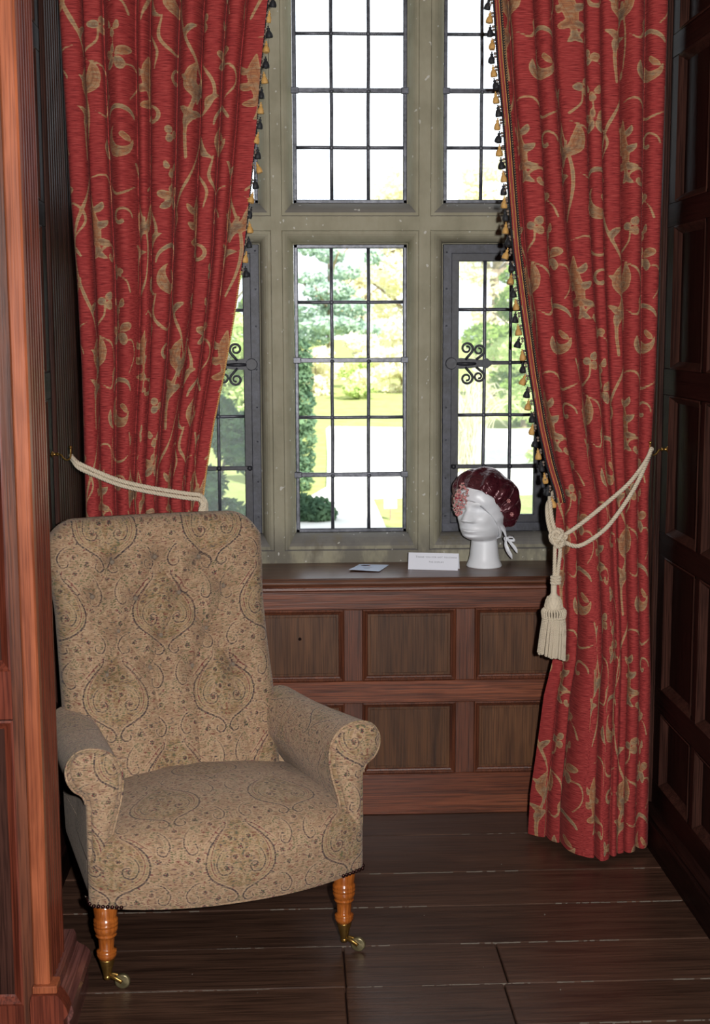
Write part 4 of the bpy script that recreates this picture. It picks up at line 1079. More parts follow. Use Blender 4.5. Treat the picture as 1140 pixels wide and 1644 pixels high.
# --- scroll arms
def arm(s, rear_shift):
    inner = [(.292, .330), (.281, .375), (.270, .42), (.258, .465), (.252, .51), (.258, .55), (.282, .582), (.322, .595)]
    outer = [(.358, .587), (.378, .560), (.378, .528), (.364, .502), (.346, .488), (.338, .468), (.337, .42), (.337, .375), (.337, .330)]
    prof = smoothcurve(inner + outer, 190); n = len(prof)
    q = smoothcurve([(0, 0), (.18, .05), (.4, .22), (.7, .62), (1, 1)], 200); t = np.linspace(0, 1, 200)
    Y = .002 + .50 * t; sh = np.interp(t, q[:, 0], q[:, 1])
    P = np.zeros((200, n, 3)); U = np.zeros((200, n, 2))
    al = np.concatenate([[0], np.cumsum(np.linalg.norm(np.diff(prof, axis=0), axis=1))])
    wz = np.clip((prof[:, 1] - .36) / .14, 0, 1)                    # the roll moves in, the foot of the arm hardly
    for k in range(200):
        x = prof[:, 0] + rear_shift * sh[k] * (.35 + .65 * wz); z = prof[:, 1] + wz * (-.030 * t[k] - .012 * math.sin(PI * t[k]))
        x = x - .010 * math.sin(PI * min(1, t[k] * 1.3)) * np.where(np.arange(n) < n * .45, np.sin(PI * np.clip(np.arange(n) / (n * .45), 0, 1)), 0)
        fr = .010 * (1 - math.sqrt(max(0, 1 - max(0, 1 - (Y[k] - .002) / .014) ** 2)))
        med = (prof + prof[::-1]) / 2; dx = (med[:, 0] - prof[:, 0]); dz = med[:, 1] - prof[:, 1]; l = np.hypot(dx, dz) + 1e-6
        P[k, :, 0] = s * (x + dx / l * np.minimum(fr, l)); P[k, :, 1] = Y[k]; P[k, :, 2] = z + dz / l * np.minimum(fr, l)
        U[k, :, 0] = Y[k] * 1.0 + (.05 if s > 0 else .17); U[k, :, 1] = al
    m = MB(); m.grid(P, True, flip=(s < 0)); UA = [U.reshape(-1, 2)]
    # facing: border to the middle line, gently puffed
    b0 = P[0]; med = (b0 + b0[::-1]) / 2; cap = []
    for tt in np.linspace(0, 1, 26):
        r = b0 * (1 - tt) + med * tt; r[:, 1] = b0[:, 1] - .014 * math.sqrt(1 - (1 - tt) ** 2); cap.append(r)
    cap = np.array(cap)
    m.grid(cap, True, flip=(s > 0)); UA.append(np.stack([cap[..., 0] + .02, cap[..., 2] - .02], -1).reshape(-1, 2))
    fabric_mb(m, np.concatenate(UA), 'arm', ch)
    pm = MB(); e = P[6][10:-34]; pm.tube(e[::3] + np.array([0, -.006, 0]), .0032, 6)
    v = np.array(pm.v); fabric_mb(pm, np.column_stack([v[:, 0], v[:, 2]]), 'piping', ch)
arm(1, -.066); arm(-1, -.018)
for s in (1, -1):
    z = np.linspace(0, 1, 60); y = np.linspace(0, 1, 120)
    ZZ, YY = np.meshgrid(z, y)
    bul = .006 * np.sin(PI * ZZ) ** .5 * np.clip(np.minimum(YY, 1 - YY) / .08, 0, 1)
    X = s * (.329 + bul - .012 * (1 - np.sqrt(np.clip(1 - np.clip(1 - ZZ / .06, 0, 1) ** 2, 0, 1))) - .020 * YY * (s > 0))
    P = np.stack([X, .012 + .50 * YY, .216 + .285 * ZZ], -1)
    fabric(P, np.stack([P[..., 1] + .08, P[..., 2]], -1), 'side_panel', ch, flip=(s > 0))
m = MB(); m.box(-.325, .305, .455, .515, .216, .47, .012); v = np.array(m.v); fabric_mb(m, np.column_stack([v[:, 0], v[:, 2]]), 'outside_back', ch)
MB().box(-.318, .318, .03, .50, .224, .300).build('frame', M['dark_void'], ch)
# --- turned legs, brass cups, casters, studs
lp = [(300, 150), (304, 172), (350, 160), (374, 160), (382, 152), (392, 162), (425, 167), (500, 160), (550, 152), (572, 150), (580, 158), (600, 167), (622, 169), (640, 160), (648, 166), (668, 170), (684, 162), (692, 154), (702, 162), (735, 163), (770, 150), (792, 138), (800, 136), (812, 146), (828, 144), (846, 126), (862, 116), (930, 108), (1010, 100), (1026, 108), (1040, 136), (1060, 140), (1076, 131), (1088, 138), (1125, 128), (1168, 108)]
LP = [(h * .000172, .226 - (y - 290) * .000174) for y, h in lp][::-1]
def leg(x, y, rot, front=True):
    m = MB(); m.lathe(LP, 28, (x, y, 0)); m.box(x - .028, x + .028, y - .026, y + .026, .222, .26, .003)
    lg_ = m.build('leg', M['walnut'], ch)
    m = MB(); m.lathe([(.0085, .031), (.0095, .034), (.0145, .056), (.0185, .071), (.0190, .074), (.0175, .0745)], 24, (x, y, 0)); m.build('brass_cup', M['brass'], lg_)
    dx, dy = math.cos(rot), math.sin(rot); wx, wy = x + dx * .036, y + dy * .036
    m = MB(); m.lathe([(.008, .022), (.0095, .027), (.0090, .033)], 16, (x, y, 0))
    for sd_ in (1, -1):
        ox, oy = -dy * .0088 * sd_, dx * .0088 * sd_
        m.tube(smoothcurve([(x, y, .030), (x + dx * .010 + ox * .6, y + dy * .010 + oy * .6, .031), (x + dx * .022 + ox, y + dy * .022 + oy, .027), (wx + ox, wy + oy, .0185)], 14), [.0060] * 4 + [.0052] * 10, 8, flat=(1, .55), nrm=(0, 0, 1))
    m.build('caster_fork', M['brass'], lg_)
    m = MB(); R = .0182
    m.lathe([(.002, -.0068), (.006, -.0072), (.010, -.0055), (.0145, -.0060), (R - .0012, -.0052), (R, -.003), (R, .003), (R - .0012, .0052), (.0145, .0060), (.010, .0055), (.006, .0072), (.002, .0068)], 28, axis=0)
    c_, s_ = -dy, dx
    m.v = [(p[0] * c_ - p[1] * s_ + wx, p[0] * s_ + p[1] * c_ + wy, p[2] + R) for p in m.v]
    m.build('caster_wheel', M['caster'], lg_)
M['caster'] = iron_mat('old_brass_wheel', C(96, 88, 62), C(150, 138, 104), .35, metal=.7)
leg(-.296, .036, math.radians(-22)); leg(.294, .036, math.radians(-30)); leg(-.25, .455, math.radians(60)); leg(.24, .455, math.radians(100))
for s in (1, -1):
    m = MB()
    for k in range(8):
        x = .338 - k * .0098; y = -.002 - .084 * (1 - (min(x, .336) / .336) ** 2.2)
        if k == 0: y = .010; x = .335
        m.ball((s * x, y - .001, .2255), .0049, 8, 6, (1, .8, 1))
    for k in range(3): m.ball((s * .3365, .020 + k * .0098, .2255), .0049, 8, 6, (.8, 1, 1))
    o = m.build('nail_trim', M['stud'], ch); o['kind'] = 'stuff'
# ------------------------------------------------------------------ foam display head, satin cap, cards on the ledge
M['foam'] = plain('white_foam', C(234, 236, 240), .42, spec=.45, var=.02)
t = NT('white_satin'); n_ = t.noise(t.obj(), 60, 3, .6)
M['white_satin'] = t.bsdf(t.mix(n_, C(222, 224, 230), C(238, 240, 244)), .35, t.bump(n_, .1, .002), Specular_IOR_Level=.5, Sheen_Weight=.2)
t = NT('burgundy_satin'); n_ = t.noise(t.obj(), 45, 3, .6, 1.0)
M['satin'] = t.bsdf(t.mix(n_, C(46, 14, 22), C(82, 32, 40)), .27, t.bump(t.noise(t.obj(), 30, 3, .55, 1.5), .55, .012), Specular_IOR_Level=.9, Specular_Tint=(1.0, .62, .66, 1), Sheen_Weight=.3, Sheen_Roughness=.25, Sheen_Tint=(.8, .4, .45, 1))
HX, HY = .610, 4.318
hd_ = tag(empty('display_head', (HX, HY, .772)), 'white foam display head on the ledge, wearing a burgundy satin cap', 'display head')
fz = [.772, .777, .80, .845, .860, .867, .879, .892, .903, .915, .933, .955, .966, .986, 1.012, 1.045, 1.074, 1.086]
fF = [.056, .0575, .049, .043, .045, .072, .0865, .0835, .0885, .087, .089, .087, .084, .0895, .088, .076, .048, .0005]
fS = [.056, .0575, .049, .0435, .0425, .045, .055, .060, .063, .0655, .068, .0705, .0715, .073, .0735, .066, .042, .0005]
fB = [.056, .0575, .049, .0435, .0435, .044, .046, .050, .056, .064, .077, .087, .090, .093, .092, .079, .049, .0005]
nth = 200
q = np.linspace(0, 17, 260)
cz = smoothcurve(np.stack([fz, fF, fS, fB], -1), 260)
th = np.linspace(-PI, PI, nth, endpoint=False)
zz = np.broadcast_to(cz[:, 0][:, None], (260, nth)); TH = np.broadcast_to(th, zz.shape)
c_, s_ = np.cos(TH), np.sin(TH)
Rf = np.where(c_ > 0, cz[:, 1][:, None], cz[:, 3][:, None])
Rr_ = 1 / np.sqrt((c_ / np.maximum(Rf, 1e-4)) ** 2 + (s_ / np.maximum(cz[:, 2][:, None], 1e-4)) ** 2)
G = lambda a, m, w_: np.exp(-((a - m) / w_) ** 2)
nz = np.interp(zz, [.926, .931, .937, .945, .975, .985], [0, .75, 1, .85, .18, 0])
Rr_ = Rr_ + .029 * G(TH, 0, .155 + .05 * G(zz, .934, .012)) * nz
for sg in (1, -1):
    Rr_ = Rr_ + .006 * G(TH, sg * .165, .07) * G(zz, .933, .006)
    Rr_ = Rr_ - .0150 * G(TH, sg * .37, .20) * G(zz, .966, .012) + .0055 * G(TH, sg * .40, .13) * G(zz, .965, .0065)
    Rr_ = Rr_ + .0035 * G(TH, sg * .38, .24) * G(zz, .987, .007) + .004 * G(TH, sg * .62, .22) * G(zz, .936, .016)
    Rr_ = Rr_ - .0012 * G(TH, sg * .40, .14) * G(zz, .9595, .0016)
Rr_ = Rr_ + .0042 * G(TH, 0, .22) * G(zz, .9075, .0042) + .0048 * G(TH, 0, .20) * G(zz, .8975, .0045) - .0022 * G(TH, 0, .25) * G(zz, .9028, .0017) - .003 * G(TH, 0, .22) * G(zz, .888, .004) + .003 * G(TH, 0, .25) * G(zz, .879, .007)
YAW = math.radians(36)
ox = -.021 * np.clip((zz - .862) / .03, 0, 1)         # the head stands a little forward of its neck
fx, fy = -math.sin(YAW), -math.cos(YAW)              # facing
sx_, sy_ = math.cos(YAW), -math.sin(YAW)             # the side towards the picture's right
PX = fx * (Rr_ * c_ - ox) + sx_ * Rr_ * s_; PY = fy * (Rr_ * c_ - ox) + sy_ * Rr_ * s_
m = MB(); m.grid(np.stack([PX, PY, zz - .772], -1), True, cu=True); m.f.append(tuple(range(nth))); m.sm.append(False)
m.build('head', M['foam'], hd_)
# --- cap
def head_out(p):
    """> 0 outside the head (p: numpy (...,3) in room coordinates)"""
    dx, dy, z = p[..., 0] - HX, p[..., 1] - HY, p[..., 2]
    f_ = dx * fx + dy * fy; q_ = dx * sx_ + dy * sy_; f_ = f_ - .021 * np.clip((z - .862) / .03, 0, 1)
    tt = np.arctan2(q_, f_); r_ = np.hypot(f_, q_)
    j = np.clip(np.searchsorted(cz[:, 0], z), 0, 259); i = np.round((tt + PI) / (2 * PI) * nth).astype(int) % nth
    return r_ - np.where(z > 1.0855, 0, Rr_[j, i])
hc = Vector((HX + fx * .021, HY + fy * .021, .965))
ax_ = Vector((-fx * .76, -fy * .76, .65)).normalized(); sd_ = Vector((sx_, sy_, 0)); up_ = ax_.cross(sd_).normalized()
if up_.z < 0: up_ = -up_
cap = tag(empty('mob_cap', tuple(hc)), 'gathered burgundy satin cap with white ribbon band and beaded spray', 'cap')
def smooth_ring(v, k=9):
    for _ in range(3): v = np.convolve(np.concatenate([v[-k:], v, v[:k]]), np.ones(2 * k + 1) / (2 * k + 1), 'valid')
    return v
def head_rad(p_, t_):
    """distance from the cap's axis to the head along ring direction p_ at offset t_"""
    d_ = sd_ * math.cos(p_) + up_ * math.sin(p_); c0 = hc + ax_ * t_; R_ = np.linspace(.02, .16, 141)
    o_ = head_out(np.array(c0)[None] + np.array(d_)[None] * R_[:, None]); k_ = np.nonzero(o_ < 0)[0]
    return R_[k_[-1]] if len(k_) else .02
def ring(ph, rs, ru, t_):
    return [tuple(sd_ * (rs * math.cos(p) * 1.0) + up_ * (ru * math.sin(p)) + ax_ * t_) for p in ph]
ph = np.linspace(0, 2 * PI, 240, endpoint=False)
keys = np.array([(.0780, -.016), (.0815, -.012), (.094, -.004), (.106, .012), (.112, .032), (.111, .056), (.101, .082), (.082, .102), (.055, .115), (.026, .120), (.0004, .121)])
kp = smoothcurve(keys, 90); rows_ = []
a1 = RNG.uniform(0, 6.28, 6)
hr0 = np.minimum(smooth_ring(np.array([head_rad(p, -.014) for p in ph])), .098) + .0062
for i, (r, t_) in enumerate(kp):
    g = i / 89
    amp = .012 * math.sin(PI * min(1, g * 1.25 + .12)) * (1 - g) ** .5
    fold = np.sin(13 * ph + 1.3 * np.sin(3 * ph + a1[0]) + 1.2 * g) + .45 * np.sin(21 * ph + 2 * np.sin(2 * ph + a1[1])) * (1 - g) + .5 * np.sin(5 * ph + 5 * g + a1[2])
    puck = .002 * np.sin(28 * g + 4 * np.sin(4 * ph + a1[3])) * (1 - g)
    rr_ = r + amp * fold * .75 + puck * (g < .8)
    tt = t_ + .006 * np.sin(5 * ph + a1[4]) * math.sin(PI * g)
    drop = 1 + .10 * np.clip(-np.sin(ph), 0, 1) * math.sin(PI * min(1, g * 1.2))
    rr_ = rr_ + (hr0 - kp[0][0]) * (1 - g) ** 3
    if t_ < .11:
        hm = np.interp(ph, ph[::6], np.array([head_rad(p, t_) for p in ph[::6]]), period=2 * PI); rr_ = np.maximum(rr_, smooth_ring(hm, 5) + .006 + .0015 * fold)
    rows_.append([tuple(sd_ * (x * .98 * math.cos(p)) + up_ * (x * dd_ * math.sin(p)) + ax_ * y) for x, y, p, dd_ in zip(rr_, tt, ph, drop)])
m = MB(); m.grid(np.array(rows_), True, cu=True); m.build('crown', M['satin'], cap)
bd = []
def smooth_ring(v, k=9):
    for _ in range(3): v = np.convolve(np.concatenate([v[-k:], v, v[:k]]), np.ones(2 * k + 1) / (2 * k + 1), 'valid')
    return v
for k, (t_, off) in enumerate([(-.046, .0005), (-.048, .0025), (-.045, .0045), (-.034, .0055), (-.022, .006), (-.012, .0055), (-.008, .003)]):
    hr = np.array([head_rad(p, t_) for p in ph]); hr = np.minimum(smooth_ring(hr) + .001, .098)
    w_ = .0012 * np.sin(7 * ph + k * .6) + .0010 * np.sin(13 * ph + k)
    bd.append([tuple(sd_ * (r * math.cos(p)) + up_ * (r * math.sin(p)) + ax_ * t_) for p, r in zip(ph, hr + off + w_ * (k > 1))])
m = MB(); m.grid(np.array(bd), True, cu=True); m.build('ribbon_band', M['white_satin'], cap)
def strip(mb, path, wdir, wid, thick=.0012):
    P = smoothcurve(path, 26); W = np.interp(np.linspace(0, 1, 26), np.linspace(0, 1, len(wid)), wid); wd_ = np.array(wdir, float); wd_ /= np.linalg.norm(wd_)
    T = np.gradient(P, axis=0); T /= np.linalg.norm(T, axis=1)[:, None]; Nn = np.cross(T, wd_); Nn /= np.linalg.norm(Nn, axis=1)[:, None]
    L = []
    for k in range(26):
        c0 = P[k]; a = wd_ * W[k] / 2; b = Nn[k] * thick
        L.append([c0 - a - b, c0 + a * 0 - b * 3.0, c0 + a - b, c0 + a + b, c0 + b * -1.0, c0 - a + b])
    mb.grid(np.array(L), True, cu=True); return mb
kx = Vector((.6735, 4.268, .869)) - hc
def kpt(dx, dy, dz): return (kx.x + dx, kx.y + dy, kx.z + dz)
m = MB()
m.ball(kpt(0, 0, 0), .0085, 12, 8, (1, .8, .9))
strip(m, [tuple(Vector(bd[3][222]) ), tuple(Vector(bd[4][219]) * .5 + Vector(kpt(0, -.004, .004)) * .5), kpt(0, -.002, .002)], (.2, .3, 1), [.022, .018, .010])
strip(m, [kpt(0, 0, 0), kpt(.010, -.006, .008), kpt(.022, -.008, .006), kpt(.024, -.006, -.004), kpt(.010, -.004, -.004), kpt(0, 0, 0)], (0, 1, .3), [.006, .016, .019, .018, .012, .006])
strip(m, [kpt(0, 0, 0), kpt(-.006, -.008, .006), kpt(-.004, -.012, -.004), kpt(0, 0, -.002)], (.3, 1, .3), [.006, .012, .012, .006])
m.build('ribbon_knot', M['white_satin'], cap)
m = MB(); strip(m, [kpt(-.002, -.006, -.002), kpt(-.003, -.012, -.016), kpt(.003, -.016, -.034), kpt(.012, -.014, -.050), kpt(.019, -.008, -.064)], (1, -.4, .35), [.005, .010, .0125, .012, .001]); m.build('ribbon_tail', M['white_satin'], cap)
m = MB(); strip(m, [kpt(.004, -.002, -.003), kpt(.014, -.004, -.013), kpt(.025, -.004, -.026), kpt(.033, -.002, -.038), kpt(.037, .0, -.047)], (.6, -.3, .8), [.005, .009, .011, .010, .001]); m.build('ribbon_tail', M['white_satin'], cap)
M['bead_pink'] = plain('pink_glass_bead', C(206, 140, 138), .22, spec=.8, var=.45, scale=400)
M['bead_silver'] = iron_mat('silver_sequin', C(196, 172, 162), C(236, 220, 212), .2, metal=.6)
M['bead_red'] = plain('red_bead', C(150, 40, 56), .25, spec=.7)
fc_ = Vector((.522, 4.232, 1.002)) - hc
outn = Vector((-.62, -.75, .22)).normalized(); tz = Vector((.10, -.02, .99)).normalized(); tx_ = outn.cross(tz).normalized(); tz = tx_.cross(outn).normalized()
if tz.z < 0: tz = -tz
for nm, mt_, n_b, r0 in (('pink_beads', 'bead_pink', 120, .0031), ('silver_sequins', 'bead_silver', 150, .0029), ('red_beads', 'bead_red', 9, .0038)):
    m = MB()
    for k in range(n_b):
        a = RNG.uniform(0, 2 * PI); q_ = math.sqrt(RNG.uniform(0, 1)) if nm != 'red_beads' else RNG.uniform(0, .45)
        U_, V_ = .025 * q_ * math.cos(a), .052 * q_ * math.sin(a)
        h_ = .014 * (1 - q_ ** 2) + RNG.uniform(-.004, .006)
        c0 = fc_ + tx_ * U_ + tz * V_ + outn * h_
        if nm == 'silver_sequins': m.ball(tuple(c0), r0 * RNG.uniform(.7, 1.3), 6, 3, tuple(RNG.uniform(.3, 1.2, 3)))
        else: m.ball(tuple(c0), r0 * RNG.uniform(.8, 1.2), 7, 5)
    o = m.build(nm, M[mt_], cap); o['kind'] = 'stuff'
m = MB()
for (p, g) in ((.95, 14), (.30, 26), (-.22, 22), (1.55, 18)):
    r, t_ = kp[g]; c0 = sd_ * (r * 1.03 * math.cos(p)) + up_ * (r * 1.03 * math.sin(p)) + ax_ * t_
    for k in range(6):
        a = k * PI / 3; m.ball(tuple(c0 + sd_ * .0052 * math.cos(a) + Vector((0, 0, 1)) * .0052 * math.sin(a)), .0024, 6, 4)
    m.ball(tuple(c0), .0028, 6, 4)
m.build('bead_rosettes', M['bead_pink'], cap)['kind'] = 'stuff'
# --- cards
M['card'] = plain('white_card', C(226, 228, 238), .6, var=.015)
M['card_blue'] = plain('pale_blue_card', C(200, 214, 240), .45, spec=.5, var=.02)
M['ink'] = plain('grey_ink', C(112, 112, 120), .7)
M['ink_navy'] = plain('navy_print', C(28, 36, 78), .5); M['ink_red'] = plain('red_print', C(160, 44, 52), .5)
t1 = tag(empty('tent_card', (.4365, 4.257, .772), math.atan2(-.032, .157)), 'white folded notice card standing on the ledge beside the foam head', 'card')
w2, hh = .080, .053
m = MB(); m.add([(-w2, 0, 0), (w2, 0, 0), (w2, .012, hh), (-w2, .012, hh), (-w2, .0006, 0), (w2, .0006, 0), (w2, .0126, hh), (-w2, .0126, hh)], [(0, 1, 2, 3), (7, 6, 5, 4), (0, 4, 5, 1), (3, 2, 6, 7), (0, 3, 7, 4), (1, 5, 6, 2)]); m.build('front_leaf', M['card'], t1)
m = MB(); m.add([(-w2, .034, 0), (w2 + .003, .034, 0), (w2 + .002, .0126, hh), (-w2, .0126, hh), (-w2, .0346, 0), (w2 + .003, .0346, 0), (w2 + .002, .0132, hh), (-w2, .0132, hh)], [(0, 1, 2, 3), (7, 6, 5, 4), (0, 4, 5, 1), (3, 2, 6, 7), (0, 3, 7, 4), (1, 5, 6, 2)]); m.build('back_leaf', M['card'], t1)
def lettering(body, x, z, size, parent, caps0=1):
    f = bpy.data.curves.new('lettering', 'FONT'); f.body = body; f.size = size; f.align_x = 'CENTER'; f.extrude = .00008; f.small_caps_scale = .78; f.space_character = 1.12; f.resolution_u = 2
    for i, b in enumerate(f.body_format): b.use_small_caps = True
    f.materials.append(M['ink'])
    tmp = bpy.data.objects.new('tmp', f); COL.objects.link(tmp)
    me = bpy.data.meshes.new_from_object(tmp.evaluated_get(bpy.context.evaluated_depsgraph_get())); bpy.data.objects.remove(tmp)
    o = bpy.data.objects.new('lettering', me); COL.objects.link(o); o.parent = parent
    o.location = (x, z * .012 / hh - .00025, z); o.rotation_euler = (PI / 2 - math.atan2(.012, hh), 0, 0); return o
lettering('Thank you for not touching', .010, .0375, .0092, t1)
lettering('the display', .010, .0225, .0092, t1)
c2_ = tag(empty('small_card', (.231, 4.300, .772), math.atan2(-.018, .098)), 'pale blue-white card lying flat on the ledge, dark emblem on it', 'card')
def cardpt(u_, v_):   # u across, v away from the viewer; front edge lifted a little
    return (-.049 + .098 * u_ + .006 * v_ + .010 * (v_ - .5), -.066 + .132 * v_, .0012 + .006 * (1 - v_) ** 2 * (1 - .6 * u_))
g = np.array([[cardpt(a, b) for a in np.linspace(0, 1, 9)] for b in np.linspace(0, 1, 9)])
m = MB(); m.grid(g, True); m.grid(g - np.array([0, 0, .0008]), True, flip=True)
e = [g[0], g[-1][::-1], g[:, 0][::-1], g[:, -1]]
for L in e: m.grid(np.array([L, L - np.array([0, 0, .0008])]), False)
m.build('sheet', M['card_blue'], c2_)
def blot(nm, mt_, u0, v0, ru, rv):
    m = MB(); P = [cardpt(u0, v0)] + [cardpt(u0 + ru * math.cos(a), v0 + rv * math.sin(a)) for a in np.linspace(0, 2 * PI, 24, endpoint=False)]
    P = [(p[0], p[1], p[2] + .0004) for p in P]; m.add(P, [(0, 1 + i, 1 + (i + 1) % 24) for i in range(24)]); m.build(nm, M[mt_], c2_)
blot('emblem', 'ink_navy', .27, .80, .14, .10); blot('emblem_tip', 'ink_red', .42, .76, .04, .05)
for k, (a, b, v_) in enumerate(((.30, .62, .47), (.36, .56, .36))):
    m = MB(); P = [cardpt(a, v_), cardpt(b, v_), cardpt(b, v_ + .025), cardpt(a, v_ + .025)]; m.add([(p[0], p[1], p[2] + .0004) for p in P], [(0, 1, 2, 3)]); m.build('printed_line', M['ink'], c2_)
# ------------------------------------------------------------------ the garden outside (the window stands above it)
def leaf_mat(name, c0, c1, trans=.35):
    t = NT(name); r = t.noise(t.obj(), 3.0, 3, .7)
    c = t.ramp(r, [(.3, c0), (.7, c1)])
    d = t.n('BsdfDiffuse', {'Color': c}); tr = t.n('BsdfTranslucent', {'Color': c}); s = t.n('MixShader', {0: trans, 1: d.outputs[0], 2: tr.outputs[0]})
    t.t.links.new(s.outputs[0], t.out.inputs[0]); return t.m
M['lawn'] = leaf_mat('lawn_grass', C(128, 138, 84), C(150, 158, 106), 0)
M['gravel'] = leaf_mat('pale_gravel', C(206, 206, 202), C(222, 221, 216), 0)
M['lf_yew'] = leaf_mat('yew_green', C(70, 98, 84), C(120, 148, 112))
M['lf_cedar'] = leaf_mat('cedar_blue_green', C(146, 174, 164), C(196, 214, 196))
M['lf_pale'] = leaf_mat('pale_spring_leaf', C(236, 232, 200), C(248, 245, 226), .4)
M['lf_lime'] = leaf_mat('lime_leaf', C(178, 202, 128), C(226, 234, 178), .4)
M['lf_mid'] = leaf_mat('mid_green_leaf', C(92, 128, 70), C(170, 196, 104), .35)
M['lf_dark'] = leaf_mat('dark_shade_leaf', C(52, 82, 62), C(112, 142, 92), .2)
M['bark'] = leaf_mat('bark', C(120, 104, 88), C(170, 156, 138), 0)
ZG = -1.0
gm = MB(); n = 24
g = np.array([[(x, y, ZG + .02 * math.sin(x * .3) + .0 * y + max(0, (y - 30)) * .012) for x in np.linspace(-45, 60, n)] for y in np.linspace(4.7, 130, n)])
gm.grid(g, True); tag(gm.build('lawn', M['lawn']), 'bright lawn of the garden outside the window', 'lawn', kind='structure')
def sheet(name, poly, z, h, label, mt_):
    m = MB(); m.prism(poly, z - .3, z + h, axis=2); return tag(m.build(name, M[mt_]), label, 'path', kind='structure')
sheet('gravel_path', [(-3.0, 6), (5.2, 6), (5.2, 16.0), (1.12, 16.4), (1.12, 19.8), (8.5, 20.6), (12, 24), (12, 31), (5.0, 36), (1.4, 38), (.75, 33), (.62, 26), (.48, 21), (-.4, 17.2), (-3, 16.6)], ZG, .05, 'pale gravel drive crossing the garden', 'gravel')
def scatter(name, mt_, blobs, n, size, parent, kind='leaf', seed=1, droop=0.0):
    """foliage: small bent leaves spread through a set of ellipsoid clumps (cx,cy,cz,rx,ry,rz)"""
    r = np.random.default_rng(seed); bl = np.array(blobs, float); wt = bl[:, 3] * bl[:, 4] * bl[:, 5]; wt = wt ** .67; wt /= wt.sum()
    k = r.choice(len(bl), n, p=wt); d = r.normal(size=(n, 3)); d /= np.linalg.norm(d, axis=1)[:, None]; rad = r.uniform(.55, 1.0, n) ** .5
    c = bl[k, :3] + d * bl[k, 3:] * rad[:, None]
    a = r.normal(size=(n, 3)) * (1, 1, .7); a[:, 2] -= droop; a /= np.linalg.norm(a, axis=1)[:, None]
    b = np.cross(a, d + r.normal(size=(n, 3)) * .5); b /= np.linalg.norm(b, axis=1)[:, None] + 1e-9
    s_ = size * r.uniform(.6, 1.4, n)[:, None]; nn = np.cross(a, b)
    V = np.stack([c - a * s_, c + b * s_ * .45 + nn * s_ * .12, c + a * s_, c - b * s_ * .45 + nn * s_ * .12], 1).reshape(-1, 3)
    me = bpy.data.meshes.new(name); me.vertices.add(4 * n); me.vertices.foreach_set('co', V.astype(np.float32).ravel()); me.loops.add(4 * n); me.loops.foreach_set('vertex_index', np.arange(4 * n, dtype=np.int32)); me.polygons.add(n); me.polygons.foreach_set('loop_start', np.arange(0, 4 * n, 4, dtype=np.int32)); me.polygons.foreach_set('loop_total', np.full(n, 4, np.int32)); me.materials.append(M[mt_]); me.update(); me.validate()
    o = bpy.data.objects.new(name, me); COL.objects.link(o); o.parent = parent; return o
def plant(name, label, cat, x, y, zb, mt_, blobs, n, size, trunk=None, seed=1, group=None, droop=0.0):
    o = tag(empty(name, (x, y, zb)), label, cat, group)
    scatter('foliage', mt_, blobs, n, size, o, seed=seed, droop=droop)
    if trunk:
        m = MB()
        for P, r in trunk: m.tube(smoothcurve(P, 10), list(np.linspace(r, r * .35, 10)), 7)
        m.build('trunk', M['bark'], o)
    return o
rb = np.random.default_rng(5)
def crown(z0, z1, r, k, flat=.7):
    out = []
    for i in range(k):
        z = rb.uniform(z0, z1); q = 1 - abs((z - (z0 + z1) / 2) / (z1 - z0)) * 1.1; a = rb.uniform(0, 6.28); rr_ = r * q * rb.uniform(.2, .8); s_ = r * rb.uniform(.22, .42)
        out.append((rr_ * math.cos(a), rr_ * math.sin(a), z, s_, s_, s_ * flat))
    return out
def cone(h, r, k, flat=.5):
    out = []
    for i in range(k):
        z = h * (i + .5) / k; q = (1 - z / h) ** .8; 
        for j in range(3):
            a = rb.uniform(0, 6.28); out.append((r * q * .5 * math.cos(a), r * q * .5 * math.sin(a), z, r * q * .6 + .05, r * q * .6 + .05, h / k * flat + .05))
    return out
def trunk_to(h, r, br=5, spread=1.0):
    T_ = [([(0, 0, -.2), (.05 * h * .1, 0, h * .4), (0, .02 * h, h)], r)]
    for i in range(br):
        a = rb.uniform(0, 6.28); z = h * rb.uniform(.35, .8); T_.append(([(0, 0, z), (spread * .4 * math.cos(a), spread * .4 * math.sin(a), z + h * .10), (spread * math.cos(a), spread * math.sin(a), z + h * .22)], r * .45))
    return T_
# centre light: blue-green cedar, yew column, low dark bush, pale trees right
plant('cedar_tree', 'blue-green cedar seen through the centre light of the window', 'tree', 1.6, 62, ZG + .38, 'lf_cedar', [(x_, y_, z_, a_, a_, b_) for (x_, y_, z_, a_, b_) in [(0, 0, 2.2, 1.7, .5), (-1.0, 0, 2.9, 1.0, .4), (.9, 0, 3.0, 1.1, .45), (0, 0, 3.7, 1.2, .45), (-.9, .2, 4.3, .8, .3), (.7, 0, 4.5, .8, .35), (.1, 0, 5.3, .7, .4), (-.8, 0, 1.6, 1.0, .4), (1.5, 0, 1.9, .9, .4), (-.9, 0, 5.6, .5, .35), (2.0, 0, 5.2, .45, .4)]], 5200, .14, trunk_to(5.8, .22, 6, 1.2), 3)
plant('yew_column', 'dark clipped yew column at the left edge of the centre light', 'shrub', -.02, 21, ZG, 'lf_yew', [(0, 0, z, .36 - .06 * abs(z - 1.0), .36, .30) for z in (.2, .5, .8, 1.1, 1.4, 1.7, 1.95, 2.1)], 6000, .045, [([(0, 0, -.2), (0, 0, 1), (0, 0, 1.9)], .06)], 4)
